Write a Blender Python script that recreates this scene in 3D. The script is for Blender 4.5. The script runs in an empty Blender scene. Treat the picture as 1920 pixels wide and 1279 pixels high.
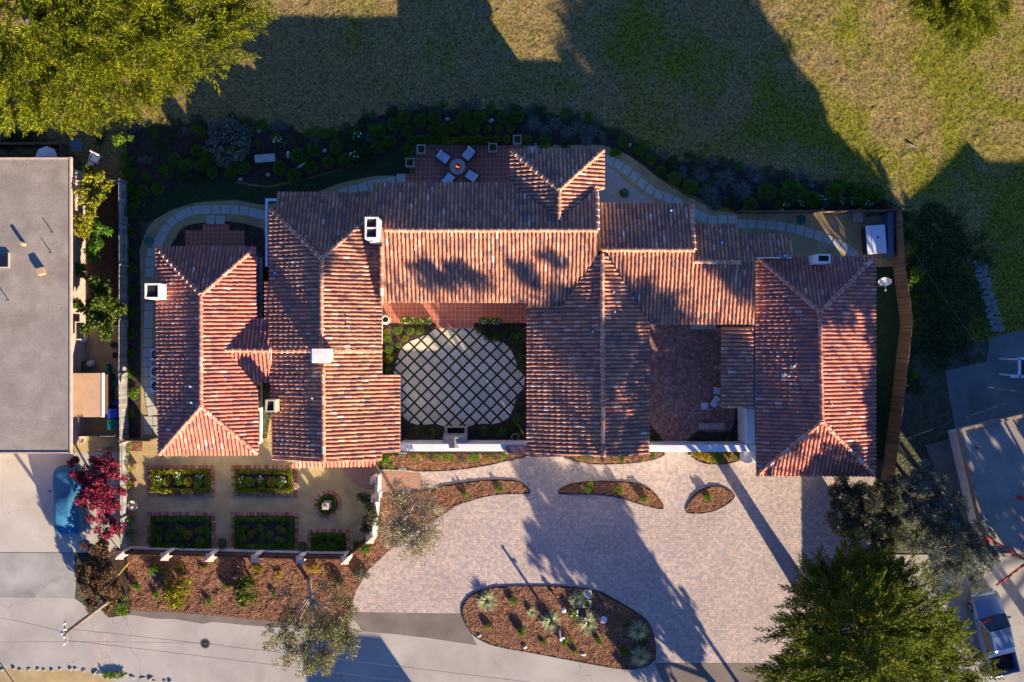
import bpy, math, random
import numpy as np
from mathutils import Vector, noise
R = math.radians
random.seed(7); rng = np.random.default_rng(7)
H = 60.0; S = 28.0; CX, CY = 960.0, 639.5      # drone height (m), ground pixels per metre, picture centre
sc = bpy.context.scene
COL = sc.collection
# ---------------------------------------------------------------- camera
cam = bpy.data.cameras.new('camera'); co = bpy.data.objects.new('camera', cam); COL.objects.link(co)
co.location = (0, 0, H); co.rotation_euler = (0, 0, 0)
cam.sensor_width = 36; cam.lens = 36 * H / (1920 / S); cam.clip_start = 1; cam.clip_end = 600
sc.camera = co
# ---------------------------------------------------------------- sky and sun
SUN_EL = R(16.5); SX, SY = 0.565, -0.825
w = bpy.data.worlds.new('World'); sc.world = w; w.use_nodes = True
wn = w.node_tree.nodes; wl = w.node_tree.links
sky = wn.new('ShaderNodeTexSky'); sky.sky_type = 'NISHITA'; sky.sun_disc = False
sky.sun_elevation = SUN_EL; sky.sun_rotation = math.atan2(SX, SY); sky.ozone_density = 3.0; sky.dust_density = 0.4; sky.air_density = 1.2
bg = wn['Background']; bg.inputs[1].default_value = 0.069
st_ = wn.new('ShaderNodeMix'); st_.data_type = 'RGBA'; st_.blend_type = 'MULTIPLY'; st_.inputs[0].default_value = 1; st_.inputs[7].default_value = (.34, .54, 1.08, 1)   # deep clear blue of the late sky
wl.new(sky.outputs[0], st_.inputs[6]); wl.new(st_.outputs[2], bg.inputs[0])
sl = bpy.data.lights.new('sun', 'SUN'); sl.energy = 5.0; sl.angle = R(0.5); sl.color = (1.0, 0.815, 0.59)
so = bpy.data.objects.new('sun', sl); COL.objects.link(so)
sv = Vector((SX * math.cos(SUN_EL), SY * math.cos(SUN_EL), math.sin(SUN_EL)))
so.rotation_euler = (-sv).to_track_quat('-Z', 'Y').to_euler()
sc.view_settings.view_transform = 'Standard'; sc.view_settings.look = 'None'
sc.view_settings.exposure = 1.55; sc.view_settings.gamma = 1

# ================================================================ helpers
def G(px, py, z=0.0):
    k = (H - z) / H
    return Vector(((px - CX) / S * k, (CY - py) / S * k, z))

def props(o, label=None, cat=None, group=None, kind=None):
    if label: o['label'] = label
    if cat: o['category'] = cat
    if group: o['group'] = group
    if kind: o['kind'] = kind
    return o

def thing(name, label, cat, loc=(0, 0, 0), rz=0, group=None):
    o = bpy.data.objects.new(name, None); COL.objects.link(o)
    o.empty_display_size = 0.3; o.location = loc; o.rotation_euler = (0, 0, rz)
    return props(o, label, cat, group)

class MB:
    def __init__(s): s.v = []; s.f = []; s.t = []
    def add(s, vs, fs, tint=None):
        b = len(s.v); s.v += [tuple(p) for p in vs]
        s.f += [tuple(i + b for i in f) for f in fs]
        s.t += [random.random() if tint is None else tint] * len(fs)
    def box(s, cx, cy, z0, sx, sy, sz, rz=0, top=1.0, tint=None):
        c, n = math.cos(rz), math.sin(rz); vs = []
        for z, k in ((z0, 1), (z0 + sz, top)):
            for x, y in ((-1, -1), (1, -1), (1, 1), (-1, 1)):
                x *= sx / 2 * k; y *= sy / 2 * k
                vs.append((cx + x * c - y * n, cy + x * n + y * c, z))
        s.add(vs, [(3, 2, 1, 0), (4, 5, 6, 7), (0, 1, 5, 4), (1, 2, 6, 5), (2, 3, 7, 6), (3, 0, 4, 7)], tint); return s
    def prism(s, pts, z0, z1, tint=None):       # pts: 2-D world points; z1 number or list
        n = len(pts)
        a = sum(pts[i][0] * pts[(i + 1) % n][1] - pts[(i + 1) % n][0] * pts[i][1] for i in range(n))
        if isinstance(z1, (int, float)): z1 = [z1] * n
        if a < 0: pts = pts[::-1]; z1 = z1[::-1]
        vs = [(p[0], p[1], z0) for p in pts] + [(p[0], p[1], z) for p, z in zip(pts, z1)]
        fs = [tuple(range(n))[::-1], tuple(range(n, 2 * n))] + [(i, (i + 1) % n, n + (i + 1) % n, n + i) for i in range(n)]
        s.add(vs, fs, tint); return s
    def tube(s, pts, rad, n=6, caps=True):
        pts = [Vector(p) for p in pts]
        if isinstance(rad, (int, float)): rad = [rad] * len(pts)
        vs = []; fs = []
        for i, p in enumerate(pts):
            d = (pts[min(i + 1, len(pts) - 1)] - pts[max(i - 1, 0)]).normalized()
            u = d.cross(Vector((0, 0, 1)) if abs(d.z) < .9 else Vector((1, 0, 0))).normalized(); q = d.cross(u)
            for k in range(n):
                a = 2 * math.pi * k / n
                vs.append(p + (u * math.cos(a) + q * math.sin(a)) * rad[i])
        for i in range(len(pts) - 1):
            for k in range(n):
                fs.append((i * n + k, i * n + (k + 1) % n, (i + 1) * n + (k + 1) % n, (i + 1) * n + k))
        if caps: fs += [tuple(range(n)), tuple(range((len(pts) - 1) * n, len(pts) * n))[::-1]]
        s.add(vs, fs); return s
    def lathe(s, cx, cy, prof, n=20):            # prof: (r, z) list bottom to top
        vs = []; fs = []
        for r, z in prof:
            for k in range(n):
                a = 2 * math.pi * k / n; vs.append((cx + r * math.cos(a), cy + r * math.sin(a), z))
        for i in range(len(prof) - 1):
            for k in range(n):
                fs.append((i * n + k, i * n + (k + 1) % n, (i + 1) * n + (k + 1) % n, (i + 1) * n + k))
        fs += [tuple(range(n))[::-1], tuple(range((len(prof) - 1) * n, len(prof) * n))]
        s.add(vs, fs); return s
    def rock(s, cx, cy, z, rx, ry, rz_, rot=0, seed=0, n=9, m=5):
        vs = []; fs = []; c, q = math.cos(rot), math.sin(rot); r0 = random.Random(seed)
        for i in range(m + 1):
            th = math.pi / 2 * i / m
            for k in range(n):
                a = 2 * math.pi * k / n; j = 0.85 + 0.3 * r0.random()
                x = rx * math.cos(a) * math.cos(th) * j; y = ry * math.sin(a) * math.cos(th) * j
                vs.append((cx + x * c - y * q, cy + x * q + y * c, z + rz_ * math.sin(th) * (0.9 + .2 * r0.random())))
        for i in range(m):
            for k in range(n): fs.append((i * n + k, i * n + (k + 1) % n, (i + 1) * n + (k + 1) % n, (i + 1) * n + k))
        s.add(vs, fs); return s
    def build(s, name, mat, parent=None, org=None, smooth=False, tint=False, bevel=0):
        me = bpy.data.meshes.new(name)
        if org is None: org = (0, 0, 0)
        me.from_pydata([(a - org[0], b - org[1], c - org[2]) for a, b, c in s.v], [], s.f)
        me.materials.append(mat)
        if smooth: me.polygons.foreach_set('use_smooth', [True] * len(me.polygons))
        if tint:
            at = me.attributes.new('tint', 'FLOAT', 'FACE'); at.data.foreach_set('value', s.t)
        me.update()
        o = bpy.data.objects.new(name, me); COL.objects.link(o)
        if parent: o.parent = parent
        else: o.location = org
        if bevel:
            m = o.modifiers.new('bevel', 'BEVEL'); m.width = bevel; m.segments = 2; m.limit_method = 'ANGLE'
        return o

def npmesh(name, V, F, mat, parent=None, org=(0, 0, 0)):
    """big quad mesh from numpy arrays"""
    me = bpy.data.meshes.new(name); V = V - np.array(org, dtype=float)
    me.vertices.add(len(V)); me.vertices.foreach_set('co', V.astype(np.float32).ravel())
    me.loops.add(F.size); me.loops.foreach_set('vertex_index', F.astype(np.int32).ravel())
    me.polygons.add(len(F)); me.polygons.foreach_set('loop_start', np.arange(0, F.size, F.shape[1], dtype=np.int32))
    me.polygons.foreach_set('loop_total', np.full(len(F), F.shape[1], dtype=np.int32))
    me.materials.append(mat); me.update(calc_edges=True)
    o = bpy.data.objects.new(name, me); COL.objects.link(o)
    if parent: o.parent = parent
    else: o.location = org
    return o

def copy_tree(o, parent=None):
    c = o.copy(); COL.objects.link(c)
    if parent: c.parent = parent
    for ch in list(o.children): copy_tree(ch, c)
    return c

ORD = ['first', 'second', 'third', 'fourth', 'fifth', 'sixth', 'seventh', 'eighth', 'ninth', 'tenth', 'eleventh', 'twelfth',
       'thirteenth', 'fourteenth', 'fifteenth', 'sixteenth', 'seventeenth', 'eighteenth', 'nineteenth', 'twentieth', 'twenty-first', 'twenty-second',
       'twenty-third', 'twenty-fourth', 'twenty-fifth', 'twenty-sixth', 'twenty-seventh', 'twenty-eighth', 'twenty-ninth', 'thirtieth']

# ---------------------------------------------------------------- materials
def mat(name, cols, scale=3.0, rough=0.9, bump=None, detail=4, attr=None, spec=0.3, metal=0, second=None, const=False, fine=None, transl=0):
    """cols: list of (pos, (r,g,b)); attr: None noise | 'tint' face attribute | 'island'"""
    m = bpy.data.materials.new(name); m.use_nodes = True
    n = m.node_tree.nodes; l = m.node_tree.links; b = n['Principled BSDF']
    b.inputs['Roughness'].default_value = rough; b.inputs['Metallic'].default_value = metal
    b.inputs['Specular IOR Level'].default_value = spec
    tc = n.new('ShaderNodeTexCoord'); co_ = tc.outputs['Object']
    if len(cols) == 1 and not second and not fine:
        b.inputs['Base Color'].default_value = (*cols[0][1], 1)
    else:
        cr = n.new('ShaderNodeValToRGB'); e = cr.color_ramp
        while len(e.elements) < len(cols): e.elements.new(0.5)
        for el, (p, c) in zip(e.elements, cols): el.position = p; el.color = (*c, 1)
        if const: e.interpolation = 'CONSTANT'
        if attr == 'tint':
            a = n.new('ShaderNodeAttribute'); a.attribute_name = 'tint'; l.new(a.outputs['Fac'], cr.inputs[0])
        elif attr == 'island':
            g = n.new('ShaderNodeNewGeometry'); l.new(g.outputs['Random Per Island'], cr.inputs[0])
        else:
            nz = n.new('ShaderNodeTexNoise'); nz.inputs['Scale'].default_value = scale; nz.inputs['Detail'].default_value = detail
            l.new(co_, nz.inputs['Vector']); l.new(nz.outputs[0], cr.inputs[0])
        out = cr.outputs[0]
        if second:       # (scale, colour, lo, hi, max) blotches of another colour
            n2 = n.new('ShaderNodeTexNoise'); n2.inputs['Scale'].default_value = second[0]; n2.inputs['Detail'].default_value = 8; n2.inputs['Roughness'].default_value = .68
            l.new(co_, n2.inputs['Vector'])
            mr = n.new('ShaderNodeMapRange'); mr.inputs[1].default_value = second[2]; mr.inputs[2].default_value = second[3]; mr.inputs[4].default_value = second[4]
            l.new(n2.outputs[0], mr.inputs[0])
            mx = n.new('ShaderNodeMix'); mx.data_type = 'RGBA'; l.new(mr.outputs[0], mx.inputs[0]); l.new(out, mx.inputs[6])
            mx.inputs[7].default_value = (*second[1], 1); out = mx.outputs[2]
        if fine:         # (scale, amount) grain
            n3 = n.new('ShaderNodeTexNoise'); n3.inputs['Scale'].default_value = fine[0]; n3.inputs['Detail'].default_value = 3
            l.new(co_, n3.inputs['Vector'])
            mr = n.new('ShaderNodeMapRange'); mr.inputs[1].default_value = .3; mr.inputs[2].default_value = .7
            mr.inputs[3].default_value = 1 - fine[1]; mr.inputs[4].default_value = 1 + fine[1]; l.new(n3.outputs[0], mr.inputs[0])
            vm = n.new('ShaderNodeVectorMath'); vm.operation = 'SCALE'; l.new(out, vm.inputs[0]); l.new(mr.outputs[0], vm.inputs['Scale'])
            out = vm.outputs[0]
        l.new(out, b.inputs['Base Color'])
        if transl: 
            b.inputs['Subsurface Weight'].default_value = 0
            tr = n.new('ShaderNodeBsdfTranslucent'); l.new(out, tr.inputs[0]); ms = n.new('ShaderNodeMixShader'); ms.inputs[0].default_value = transl
            l.new(b.outputs[0], ms.inputs[1]); l.new(tr.outputs[0], ms.inputs[2]); l.new(ms.outputs[0], n['Material Output'].inputs[0])
    if bump:             # (scale, strength, distance)
        nb = n.new('ShaderNodeTexNoise'); nb.inputs['Scale'].default_value = bump[0]; nb.inputs['Detail'].default_value = 6
        l.new(co_, nb.inputs['Vector'])
        bu = n.new('ShaderNodeBump'); bu.inputs['Strength'].default_value = bump[1]; bu.inputs['Distance'].default_value = bump[2]
        l.new(nb.outputs[0], bu.inputs['Height']); l.new(bu.outputs[0], b.inputs['Normal'])
    return m

def brickmat(name, c1, c2, c3, mortar, bw, bh, gap=0.012, offset=0.5, rot=0, rough=0.85, blot=None, bumpd=0.01):
    m = bpy.data.materials.new(name); m.use_nodes = True
    n = m.node_tree.nodes; l = m.node_tree.links; b = n['Principled BSDF']; b.inputs['Roughness'].default_value = rough
    b.inputs['Specular IOR Level'].default_value = 0.25
    tc = n.new('ShaderNodeTexCoord'); mp = n.new('ShaderNodeMapping'); mp.inputs['Rotation'].default_value = (0, 0, rot)
    l.new(tc.outputs['Object'], mp.inputs[0])
    def bt(a, c, mo, bias):
        t = n.new('ShaderNodeTexBrick'); t.offset = offset; t.inputs['Scale'].default_value = 1
        t.inputs['Brick Width'].default_value = bw; t.inputs['Row Height'].default_value = bh; t.inputs['Mortar Size'].default_value = gap
        t.inputs['Color1'].default_value = (*a, 1); t.inputs['Color2'].default_value = (*c, 1); t.inputs['Mortar'].default_value = (*mo, 1)
        t.inputs['Bias'].default_value = bias; l.new(mp.outputs[0], t.inputs['Vector']); return t
    t1 = bt(c1, c2, mortar, 0)
    nz = n.new('ShaderNodeTexNoise'); nz.inputs['Scale'].default_value = 1.0 / bw * 0.95; nz.inputs['Detail'].default_value = 3
    l.new(mp.outputs[0], nz.inputs['Vector'])
    cr = n.new('ShaderNodeValToRGB'); cr.color_ramp.elements[0].position = .48; cr.color_ramp.elements[1].position = .60
    l.new(nz.outputs[0], cr.inputs[0])
    t2 = bt(c3, c1, mortar, -0.2)
    mx = n.new('ShaderNodeMix'); mx.data_type = 'RGBA'; l.new(cr.outputs[0], mx.inputs[0]); l.new(t1.outputs[0], mx.inputs[6]); l.new(t2.outputs[0], mx.inputs[7])
    out = mx.outputs[2]
    n3 = n.new('ShaderNodeTexNoise'); n3.inputs['Scale'].default_value = .35; n3.inputs['Detail'].default_value = 6; l.new(tc.outputs['Object'], n3.inputs['Vector'])
    mr = n.new('ShaderNodeMapRange'); mr.inputs[1].default_value = .3; mr.inputs[2].default_value = .7; mr.inputs[3].default_value = .90; mr.inputs[4].default_value = 1.09
    l.new(n3.outputs[0], mr.inputs[0]); vm = n.new('ShaderNodeVectorMath'); vm.operation = 'SCALE'; l.new(out, vm.inputs[0]); l.new(mr.outputs[0], vm.inputs['Scale'])
    l.new(vm.outputs[0], b.inputs['Base Color'])
    if bumpd:
        bu = n.new('ShaderNodeBump'); bu.inputs['Strength'].default_value = 0.5; bu.inputs['Distance'].default_value = bumpd; bu.invert = True
        l.new(t1.outputs['Fac'], bu.inputs['Height']); l.new(bu.outputs[0], b.inputs['Normal'])
    return m

M = {}
def lawnmat():
    m = bpy.data.materials.new('dry_lawn'); m.use_nodes = True; n = m.node_tree.nodes; l = m.node_tree.links; b = n['Principled BSDF']; b.inputs['Roughness'].default_value = 1; b.inputs['Specular IOR Level'].default_value = .1
    tc = n.new('ShaderNodeTexCoord')
    def nz(sc_, det, rgh=.6, dist=0):
        t = n.new('ShaderNodeTexNoise'); t.inputs['Scale'].default_value = sc_; t.inputs['Detail'].default_value = det; t.inputs['Roughness'].default_value = rgh; t.inputs['Distortion'].default_value = dist; l.new(tc.outputs['Object'], t.inputs['Vector']); return t.outputs[0]
    def ramp(v, cols):
        c = n.new('ShaderNodeValToRGB'); e = c.color_ramp
        while len(e.elements) < len(cols): e.elements.new(.5)
        for el, (p, q) in zip(e.elements, cols): el.position = p; el.color = (*q, 1)
        l.new(v, c.inputs[0]); return c.outputs[0]
    def rng_(v, a, c, lo=0, hi=1):
        r = n.new('ShaderNodeMapRange'); r.inputs[1].default_value = a; r.inputs[2].default_value = c; r.inputs[3].default_value = lo; r.inputs[4].default_value = hi; l.new(v, r.inputs[0]); return r.outputs[0]
    def mix(f, a, c):
        x = n.new('ShaderNodeMix'); x.data_type = 'RGBA'; l.new(f, x.inputs[0]); l.new(a, x.inputs[6]); l.new(c, x.inputs[7]); return x.outputs[2]
    fine = nz(6, 9, .72)
    straw = ramp(fine, [(.32, (.04, .028, .008)), (.46, (.20, .143, .05)), (.57, (.34, .25, .095)), (.75, (.50, .39, .19))])
    green = ramp(fine, [(.32, (.022, .026, .003)), (.47, (.12, .125, .008)), (.57, (.24, .235, .018)), (.78, (.40, .36, .05))])
    weed = ramp(fine, [(.30, (.05, .06, .045)), (.7, (.30, .34, .28))]); bare = ramp(fine, [(.3, (.06, .04, .025)), (.7, (.20, .145, .10))])
    sx = n.new('ShaderNodeSeparateXYZ'); l.new(tc.outputs['Object'], sx.inputs[0])
    g = n.new('ShaderNodeMath'); g.operation = 'ADD'; l.new(nz(.16, 8, .7, .6), g.inputs[0]); l.new(rng_(sx.outputs[0], -10, 34, -.07, .11), g.inputs[1])
    c = mix(rng_(g.outputs[0], .47, .62, 0, .9), straw, green)
    c = mix(rng_(nz(.55, 7, .7, .4), .60, .70, 0, .55), c, bare); c = mix(rng_(nz(1.1, 6, .75, .3), .60, .68, 0, .7), c, weed)
    l.new(c, b.inputs['Base Color']); bu = n.new('ShaderNodeBump'); bu.inputs['Strength'].default_value = .9; bu.inputs['Distance'].default_value = .07; l.new(nz(11, 6, .7), bu.inputs['Height']); l.new(bu.outputs[0], b.inputs['Normal']); return m
M['lawn'] = lawnmat()
def cracked(m, w=.006, sc_=.16, col=(.09, .08, .07), stains=((.35, .66, .78, (.17, .155, .14)),)):
    """adds wandering cracks and stains to a flat paved material"""
    n = m.node_tree.nodes; l = m.node_tree.links; b = n['Principled BSDF']; src = b.inputs['Base Color'].links[0].from_socket; tc = [x for x in n if x.type == 'TEX_COORD'][0]
    nz = n.new('ShaderNodeTexNoise'); nz.inputs['Scale'].default_value = .9; nz.inputs['Detail'].default_value = 6; l.new(tc.outputs['Object'], nz.inputs['Vector'])
    ad = n.new('ShaderNodeMix'); ad.data_type = 'RGBA'; ad.blend_type = 'LINEAR_LIGHT'; ad.inputs[0].default_value = .9; l.new(tc.outputs['Object'], ad.inputs[6]); l.new(nz.outputs['Color'], ad.inputs[7])
    vo = n.new('ShaderNodeTexVoronoi'); vo.feature = 'DISTANCE_TO_EDGE'; vo.inputs['Scale'].default_value = sc_; l.new(ad.outputs[2], vo.inputs['Vector'])
    mr = n.new('ShaderNodeMapRange'); mr.inputs[1].default_value = 0; mr.inputs[2].default_value = w; mr.inputs[3].default_value = .42; mr.inputs[4].default_value = 0; l.new(vo.outputs['Distance'], mr.inputs[0])
    gate = n.new('ShaderNodeMapRange'); gate.inputs[1].default_value = .46; gate.inputs[2].default_value = .56; g2 = n.new('ShaderNodeTexNoise'); g2.inputs['Scale'].default_value = .22; l.new(tc.outputs['Object'], g2.inputs['Vector']); l.new(g2.outputs[0], gate.inputs[0])
    mu = n.new('ShaderNodeMath'); mu.operation = 'MULTIPLY'; l.new(mr.outputs[0], mu.inputs[0]); l.new(gate.outputs[0], mu.inputs[1])
    for ss, a, c_, cc in stains:
        t = n.new('ShaderNodeTexNoise'); t.inputs['Scale'].default_value = ss; t.inputs['Detail'].default_value = 9; t.inputs['Roughness'].default_value = .65; t.inputs['Distortion'].default_value = .8; l.new(tc.outputs['Object'], t.inputs['Vector'])
        r = n.new('ShaderNodeMapRange'); r.inputs[1].default_value = a; r.inputs[2].default_value = c_; r.inputs[4].default_value = .5; l.new(t.outputs[0], r.inputs[0]); x = n.new('ShaderNodeMix'); x.data_type = 'RGBA'; l.new(r.outputs[0], x.inputs[0]); l.new(src, x.inputs[6]); x.inputs[7].default_value = (*cc, 1); src = x.outputs[2]
    x = n.new('ShaderNodeMix'); x.data_type = 'RGBA'; l.new(mu.outputs[0], x.inputs[0]); l.new(src, x.inputs[6]); x.inputs[7].default_value = (*col, 1); l.new(x.outputs[2], b.inputs['Base Color'])
M['turf'] = mat('green_turf', [(.3, (.012, .035, .010)), (.7, (.025, .06, .016))], scale=4, bump=(20, .6, .03))
M['grasspatch'] = mat('rough_grass', [(.3, (.05, .06, .03)), (.7, (.11, .11, .06))], scale=2, bump=(6, 1, .1), fine=(8, .3))
M['mulch'] = mat('bark_mulch', [(.25, (.07, .030, .016)), (.5, (.19, .088, .048)), (.75, (.33, .18, .105))], scale=7, detail=10, rough=1, bump=(10, 1.0, .10), fine=(16, .35))
M['soil'] = mat('dark_soil', [(.3, (.035, .024, .02)), (.7, (.08, .055, .045))], scale=4, rough=1, bump=(12, .7, .05))
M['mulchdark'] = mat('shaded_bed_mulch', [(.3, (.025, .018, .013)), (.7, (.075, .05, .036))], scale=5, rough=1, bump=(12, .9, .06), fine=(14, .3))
M['dg'] = mat('decomposed_granite', [(.3, (.34, .25, .115)), (.7, (.48, .37, .18))], scale=1.2, detail=8, rough=1, bump=(20, .3, .02), second=(.25, (.20, .17, .09), .5, .75, .5))
M['gravel'] = mat('pale_gravel', [(.3, (.35, .30, .24)), (.7, (.55, .5, .42))], scale=14, detail=4, bump=(25, .8, .04))
M['concrete'] = mat('pale_concrete', [(.3, (.42, .38, .31)), (.7, (.52, .48, .41))], scale=.5, detail=8, bump=(30, .2, .01), second=(.9, (.33, .30, .26), .55, .8, .5))
M['concrete_old'] = mat('weathered_concrete', [(.3, (.28, .27, .25)), (.7, (.42, .40, .36))], scale=.6, detail=8, bump=(18, .3, .02), second=(.4, (.2, .2, .18), .5, .8, .6))
M['concrete_dark'] = mat('shade_dark_weathered_concrete', [(.3, (.15, .145, .13)), (.7, (.25, .24, .215))], scale=.6, detail=9, bump=(18, .3, .02), second=(.4, (.11, .105, .095), .5, .8, .6))  # weathered concrete with the yard's deep shade put into its colour
M['oldstone'] = mat('dull_path_stone', [(.3, (.16, .155, .13)), (.7, (.27, .26, .22))], scale=3)  # darker, duller variant of the grey flagstone
M['road'] = mat('road_asphalt', [(.3, (.34, .31, .27)), (.7, (.46, .42, .36))], scale=.35, detail=10, bump=(40, .35, .012), second=(.25, (.28, .26, .235), .52, .75, .7), fine=(45, .12))
M['apron'] = mat('dark_asphalt', [(.3, (.15, .125, .105)), (.7, (.22, .185, .155))], scale=.6, detail=8, bump=(40, .3, .01), fine=(40, .15))
cracked(M['road'], stains=((.3, .56, .75, (.24, .22, .19)), (1.2, .64, .74, (.20, .18, .16)))); cracked(M['concrete'], sc_=.1, w=.003, stains=((.5, .6, .75, (.30, .26, .21)),)); cracked(M['concrete_old'], stains=((.5, .52, .7, (.16, .155, .14)),)); cracked(M['apron'], stains=((.6, .55, .7, (.10, .09, .08)),))
M['patch'] = mat('patched_asphalt', [(.3, (.38, .32, .27)), (.7, (.46, .40, .34))], scale=2, detail=8)
M['paver'] = brickmat('driveway_pavers', (.42, .345, .30), (.60, .45, .37), (.32, .295, .29), (.29, .255, .23), .23, .155, gap=.009)
cracked(M['paver'], w=.00001, stains=((.22, .54, .72, (.30, .26, .24)), (1.4, .66, .74, (.20, .17, .15))))
M['terra'] = brickmat('terracotta_floor_tiles', (.42, .12, .075), (.48, .15, .09), (.38, .11, .075), (.55, .33, .26), .29, .29, gap=.014, offset=0)
M['brick'] = brickmat('brick_edging', (.30, .14, .09), (.42, .22, .15), (.34, .24, .2), (.22, .17, .14), .12, .26, gap=.012, offset=0)
M['herr'] = mat('herringbone_brick', [(0, (.20, .10, .085)), (.35, (.30, .15, .12)), (.6, (.29, .17, .15)), (.85, (.36, .23, .20)), (1, (.42, .30, .26))], attr='tint', bump=(30, .3, .01))
M['flag'] = mat('grey_flagstone', [(.3, (.40, .40, .33)), (.7, (.56, .55, .45))], scale=2.2, detail=6, bump=(12, .3, .02), second=(1.1, (.30, .31, .27), .5, .75, .5))
M['cpave'] = mat('courtyard_slab', [(0, (.52, .47, .36)), (.5, (.62, .55, .42)), (1, (.70, .62, .48))], attr='island', bump=(14, .2, .02), fine=(6, .12))
M['stucco'] = mat('white_stucco', [(.3, (.72, .69, .63)), (.7, (.80, .77, .72))], scale=2, rough=.9, bump=(30, .2, .01), second=(1.3, (.44, .40, .34), .54, .74, .55))
M['stone'] = mat('carved_stone', [(.3, (.35, .30, .22)), (.7, (.55, .48, .37))], scale=5, bump=(16, .5, .02))
M['whitemetal'] = mat('white_painted', [(.5, (.75, .75, .75))], rough=.45, spec=.5)
M['steel'] = mat('brushed_steel', [(.5, (.55, .56, .58))], rough=.35, metal=.8)
M['dark'] = mat('dark_void', [(.5, (.012, .012, .014))], rough=.7)
M['black'] = mat('black_iron', [(.5, (.03, .03, .03))], rough=.5)
M['lead'] = mat('lead_flashing', [(.5, (.10, .16, .22))], rough=.55)
M['wood'] = mat('brown_fence_boards', [(0, (.13, .075, .045)), (.5, (.20, .12, .07)), (1, (.28, .17, .10))], attr='tint', bump=(20, .3, .01))
M['woodgrey'] = mat('grey_fence_boards', [(0, (.17, .17, .16)), (.5, (.28, .27, .25)), (1, (.42, .38, .33))], attr='tint', bump=(20, .3, .01))
M['wooddark'] = mat('dark_fence_boards', [(0, (.045, .028, .020)), (1, (.13, .075, .045))], attr='tint')
M['pine'] = mat('pole_timber', [(.3, (.20, .16, .12)), (.7, (.33, .27, .2))], scale=4)
M['bark'] = mat('tree_bark', [(.3, (.10, .08, .06)), (.7, (.24, .20, .155))], scale=4, bump=(12, .8, .04))
M['barkpale'] = mat('pale_oak_bark', [(.3, (.20, .18, .155)), (.7, (.42, .37, .31))], scale=3, bump=(12, .8, .04))
M['cushion'] = mat('white_cushion', [(.5, (.62, .64, .68))], rough=.9)
M['wicker'] = mat('dark_wicker', [(.3, (.04, .035, .03)), (.7, (.09, .08, .07))], scale=20)
M['tar'] = mat('grey_roof_gravel', [(.3, (.24, .205, .165)), (.5, (.30, .26, .215)), (.7, (.36, .315, .265))], scale=.8, detail=12, bump=(35, .6, .02), second=(.18, (.24, .22, .2), .5, .7, .6), fine=(9, .12))
cracked(M['tar'], sc_=.12, w=.004, col=(.16, .14, .12), stains=((.4, .55, .72, (.20, .17, .14)), (1.6, .62, .72, (.40, .36, .30))))
M['trim'] = mat('roof_edge_trim', [(.3, (.40, .30, .24)), (.7, (.55, .44, .36))], scale=3)
M['tan'] = mat('tan_shed_roof', [(.3, (.45, .28, .17)), (.7, (.52, .34, .21))], scale=2, bump=(12, .2, .01))
M['tarp'] = mat('blue_car_cover', [(.3, (.02, .12, .24)), (.7, (.04, .16, .29))], scale=1.2, rough=.7, spec=.2, bump=(3, .6, .05))
M['bluebin'] = mat('blue_plastic', [(.5, (.01, .07, .42))], rough=.4)
M['greenbin'] = mat('green_plastic', [(.5, (.0, .13, .085))], rough=.45)
M['teal'] = mat('teal_tarp', [(.3, (.0, .13, .09)), (.7, (.02, .24, .17))], scale=3, rough=.6)
M['truck'] = mat('silver_paint_shade_blue', [(.5, (.17, .27, .42))], rough=.3, metal=.2, spec=.6)  # silver paint, with the blue of its shade put into the colour
M['glass'] = mat('tinted_glass', [(.5, (.01, .015, .02))], rough=.05, spec=.9)
M['rubber'] = mat('tyre_rubber', [(.5, (.02, .02, .02))], rough=.8)
M['redpaint'] = mat('red_painted_line', [(.5, (.5, .05, .04))], rough=.8)
M['yellow'] = mat('yellow_guy_guard', [(.5, (.75, .55, .03))], rough=.5)
M['flower'] = mat('white_petals', [(.5, (.80, .80, .76))], rough=.8)
M['pinkcap'] = mat('terracotta_pier_cap', [(.3, (.50, .30, .22)), (.7, (.66, .48, .38))], scale=6)
M['wire'] = mat('overhead_wire', [(.5, (.14, .14, .14))], rough=.8)
# roof tiles: cover tiles take their own fired-clay colour, pans a shade-darkened one, from the face attribute
def tilemat(name, cols): return mat(name, cols, attr='tint', rough=.85, bump=(14, .35, .02), fine=(7, .18), second=(.8, (.24, .15, .12), .52, .80, .5))
M['tileN'] = tilemat('weathered_clay_tiles', [(0, (.25, .15, .13)), (.10, (.36, .17, .115)), (.3, (.48, .205, .12)), (.6, (.57, .25, .14)), (.85, (.62, .30, .175)), (.97, (.66, .37, .24)), (1, (.74, .60, .48))])
M['tileR'] = tilemat('red_clay_tiles', [(0, (.27, .15, .15)), (.08, (.38, .15, .12)), (.3, (.51, .18, .115)), (.65, (.61, .215, .13)), (.92, (.65, .27, .175)), (.985, (.68, .42, .33)), (1, (.74, .60, .50))])
M['mortar'] = mat('ridge_mortar', [(.5, (.55, .50, .44))])
def leaf(name, a, b, c, tr=.25): return mat(name, [(0, a), (.5, b), (1, c)], attr='island', rough=.7, spec=.2, transl=tr, second=(1.1, tuple(x * .55 for x in a), .46, .62, .5))
M['cyp'] = leaf('cypress_foliage', (.065, .09, .006), (.22, .25, .010), (.44, .44, .02), .35)
M['cypD'] = leaf('dark_cypress_foliage', (.045, .065, .006), (.14, .18, .010), (.32, .34, .02), .3)
M['shr'] = leaf('boxwood_leaves', (.045, .12, .008), (.095, .22, .014), (.16, .31, .025))
M['shrY'] = leaf('yellow_green_leaves', (.11, .13, .006), (.24, .25, .012), (.42, .38, .03))
M['shrG'] = leaf('bright_green_leaves', (.08, .17, .012), (.15, .27, .02), (.27, .38, .05))
M['olive'] = leaf('olive_leaves', (.045, .055, .025), (.10, .115, .055), (.22, .21, .10))
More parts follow.
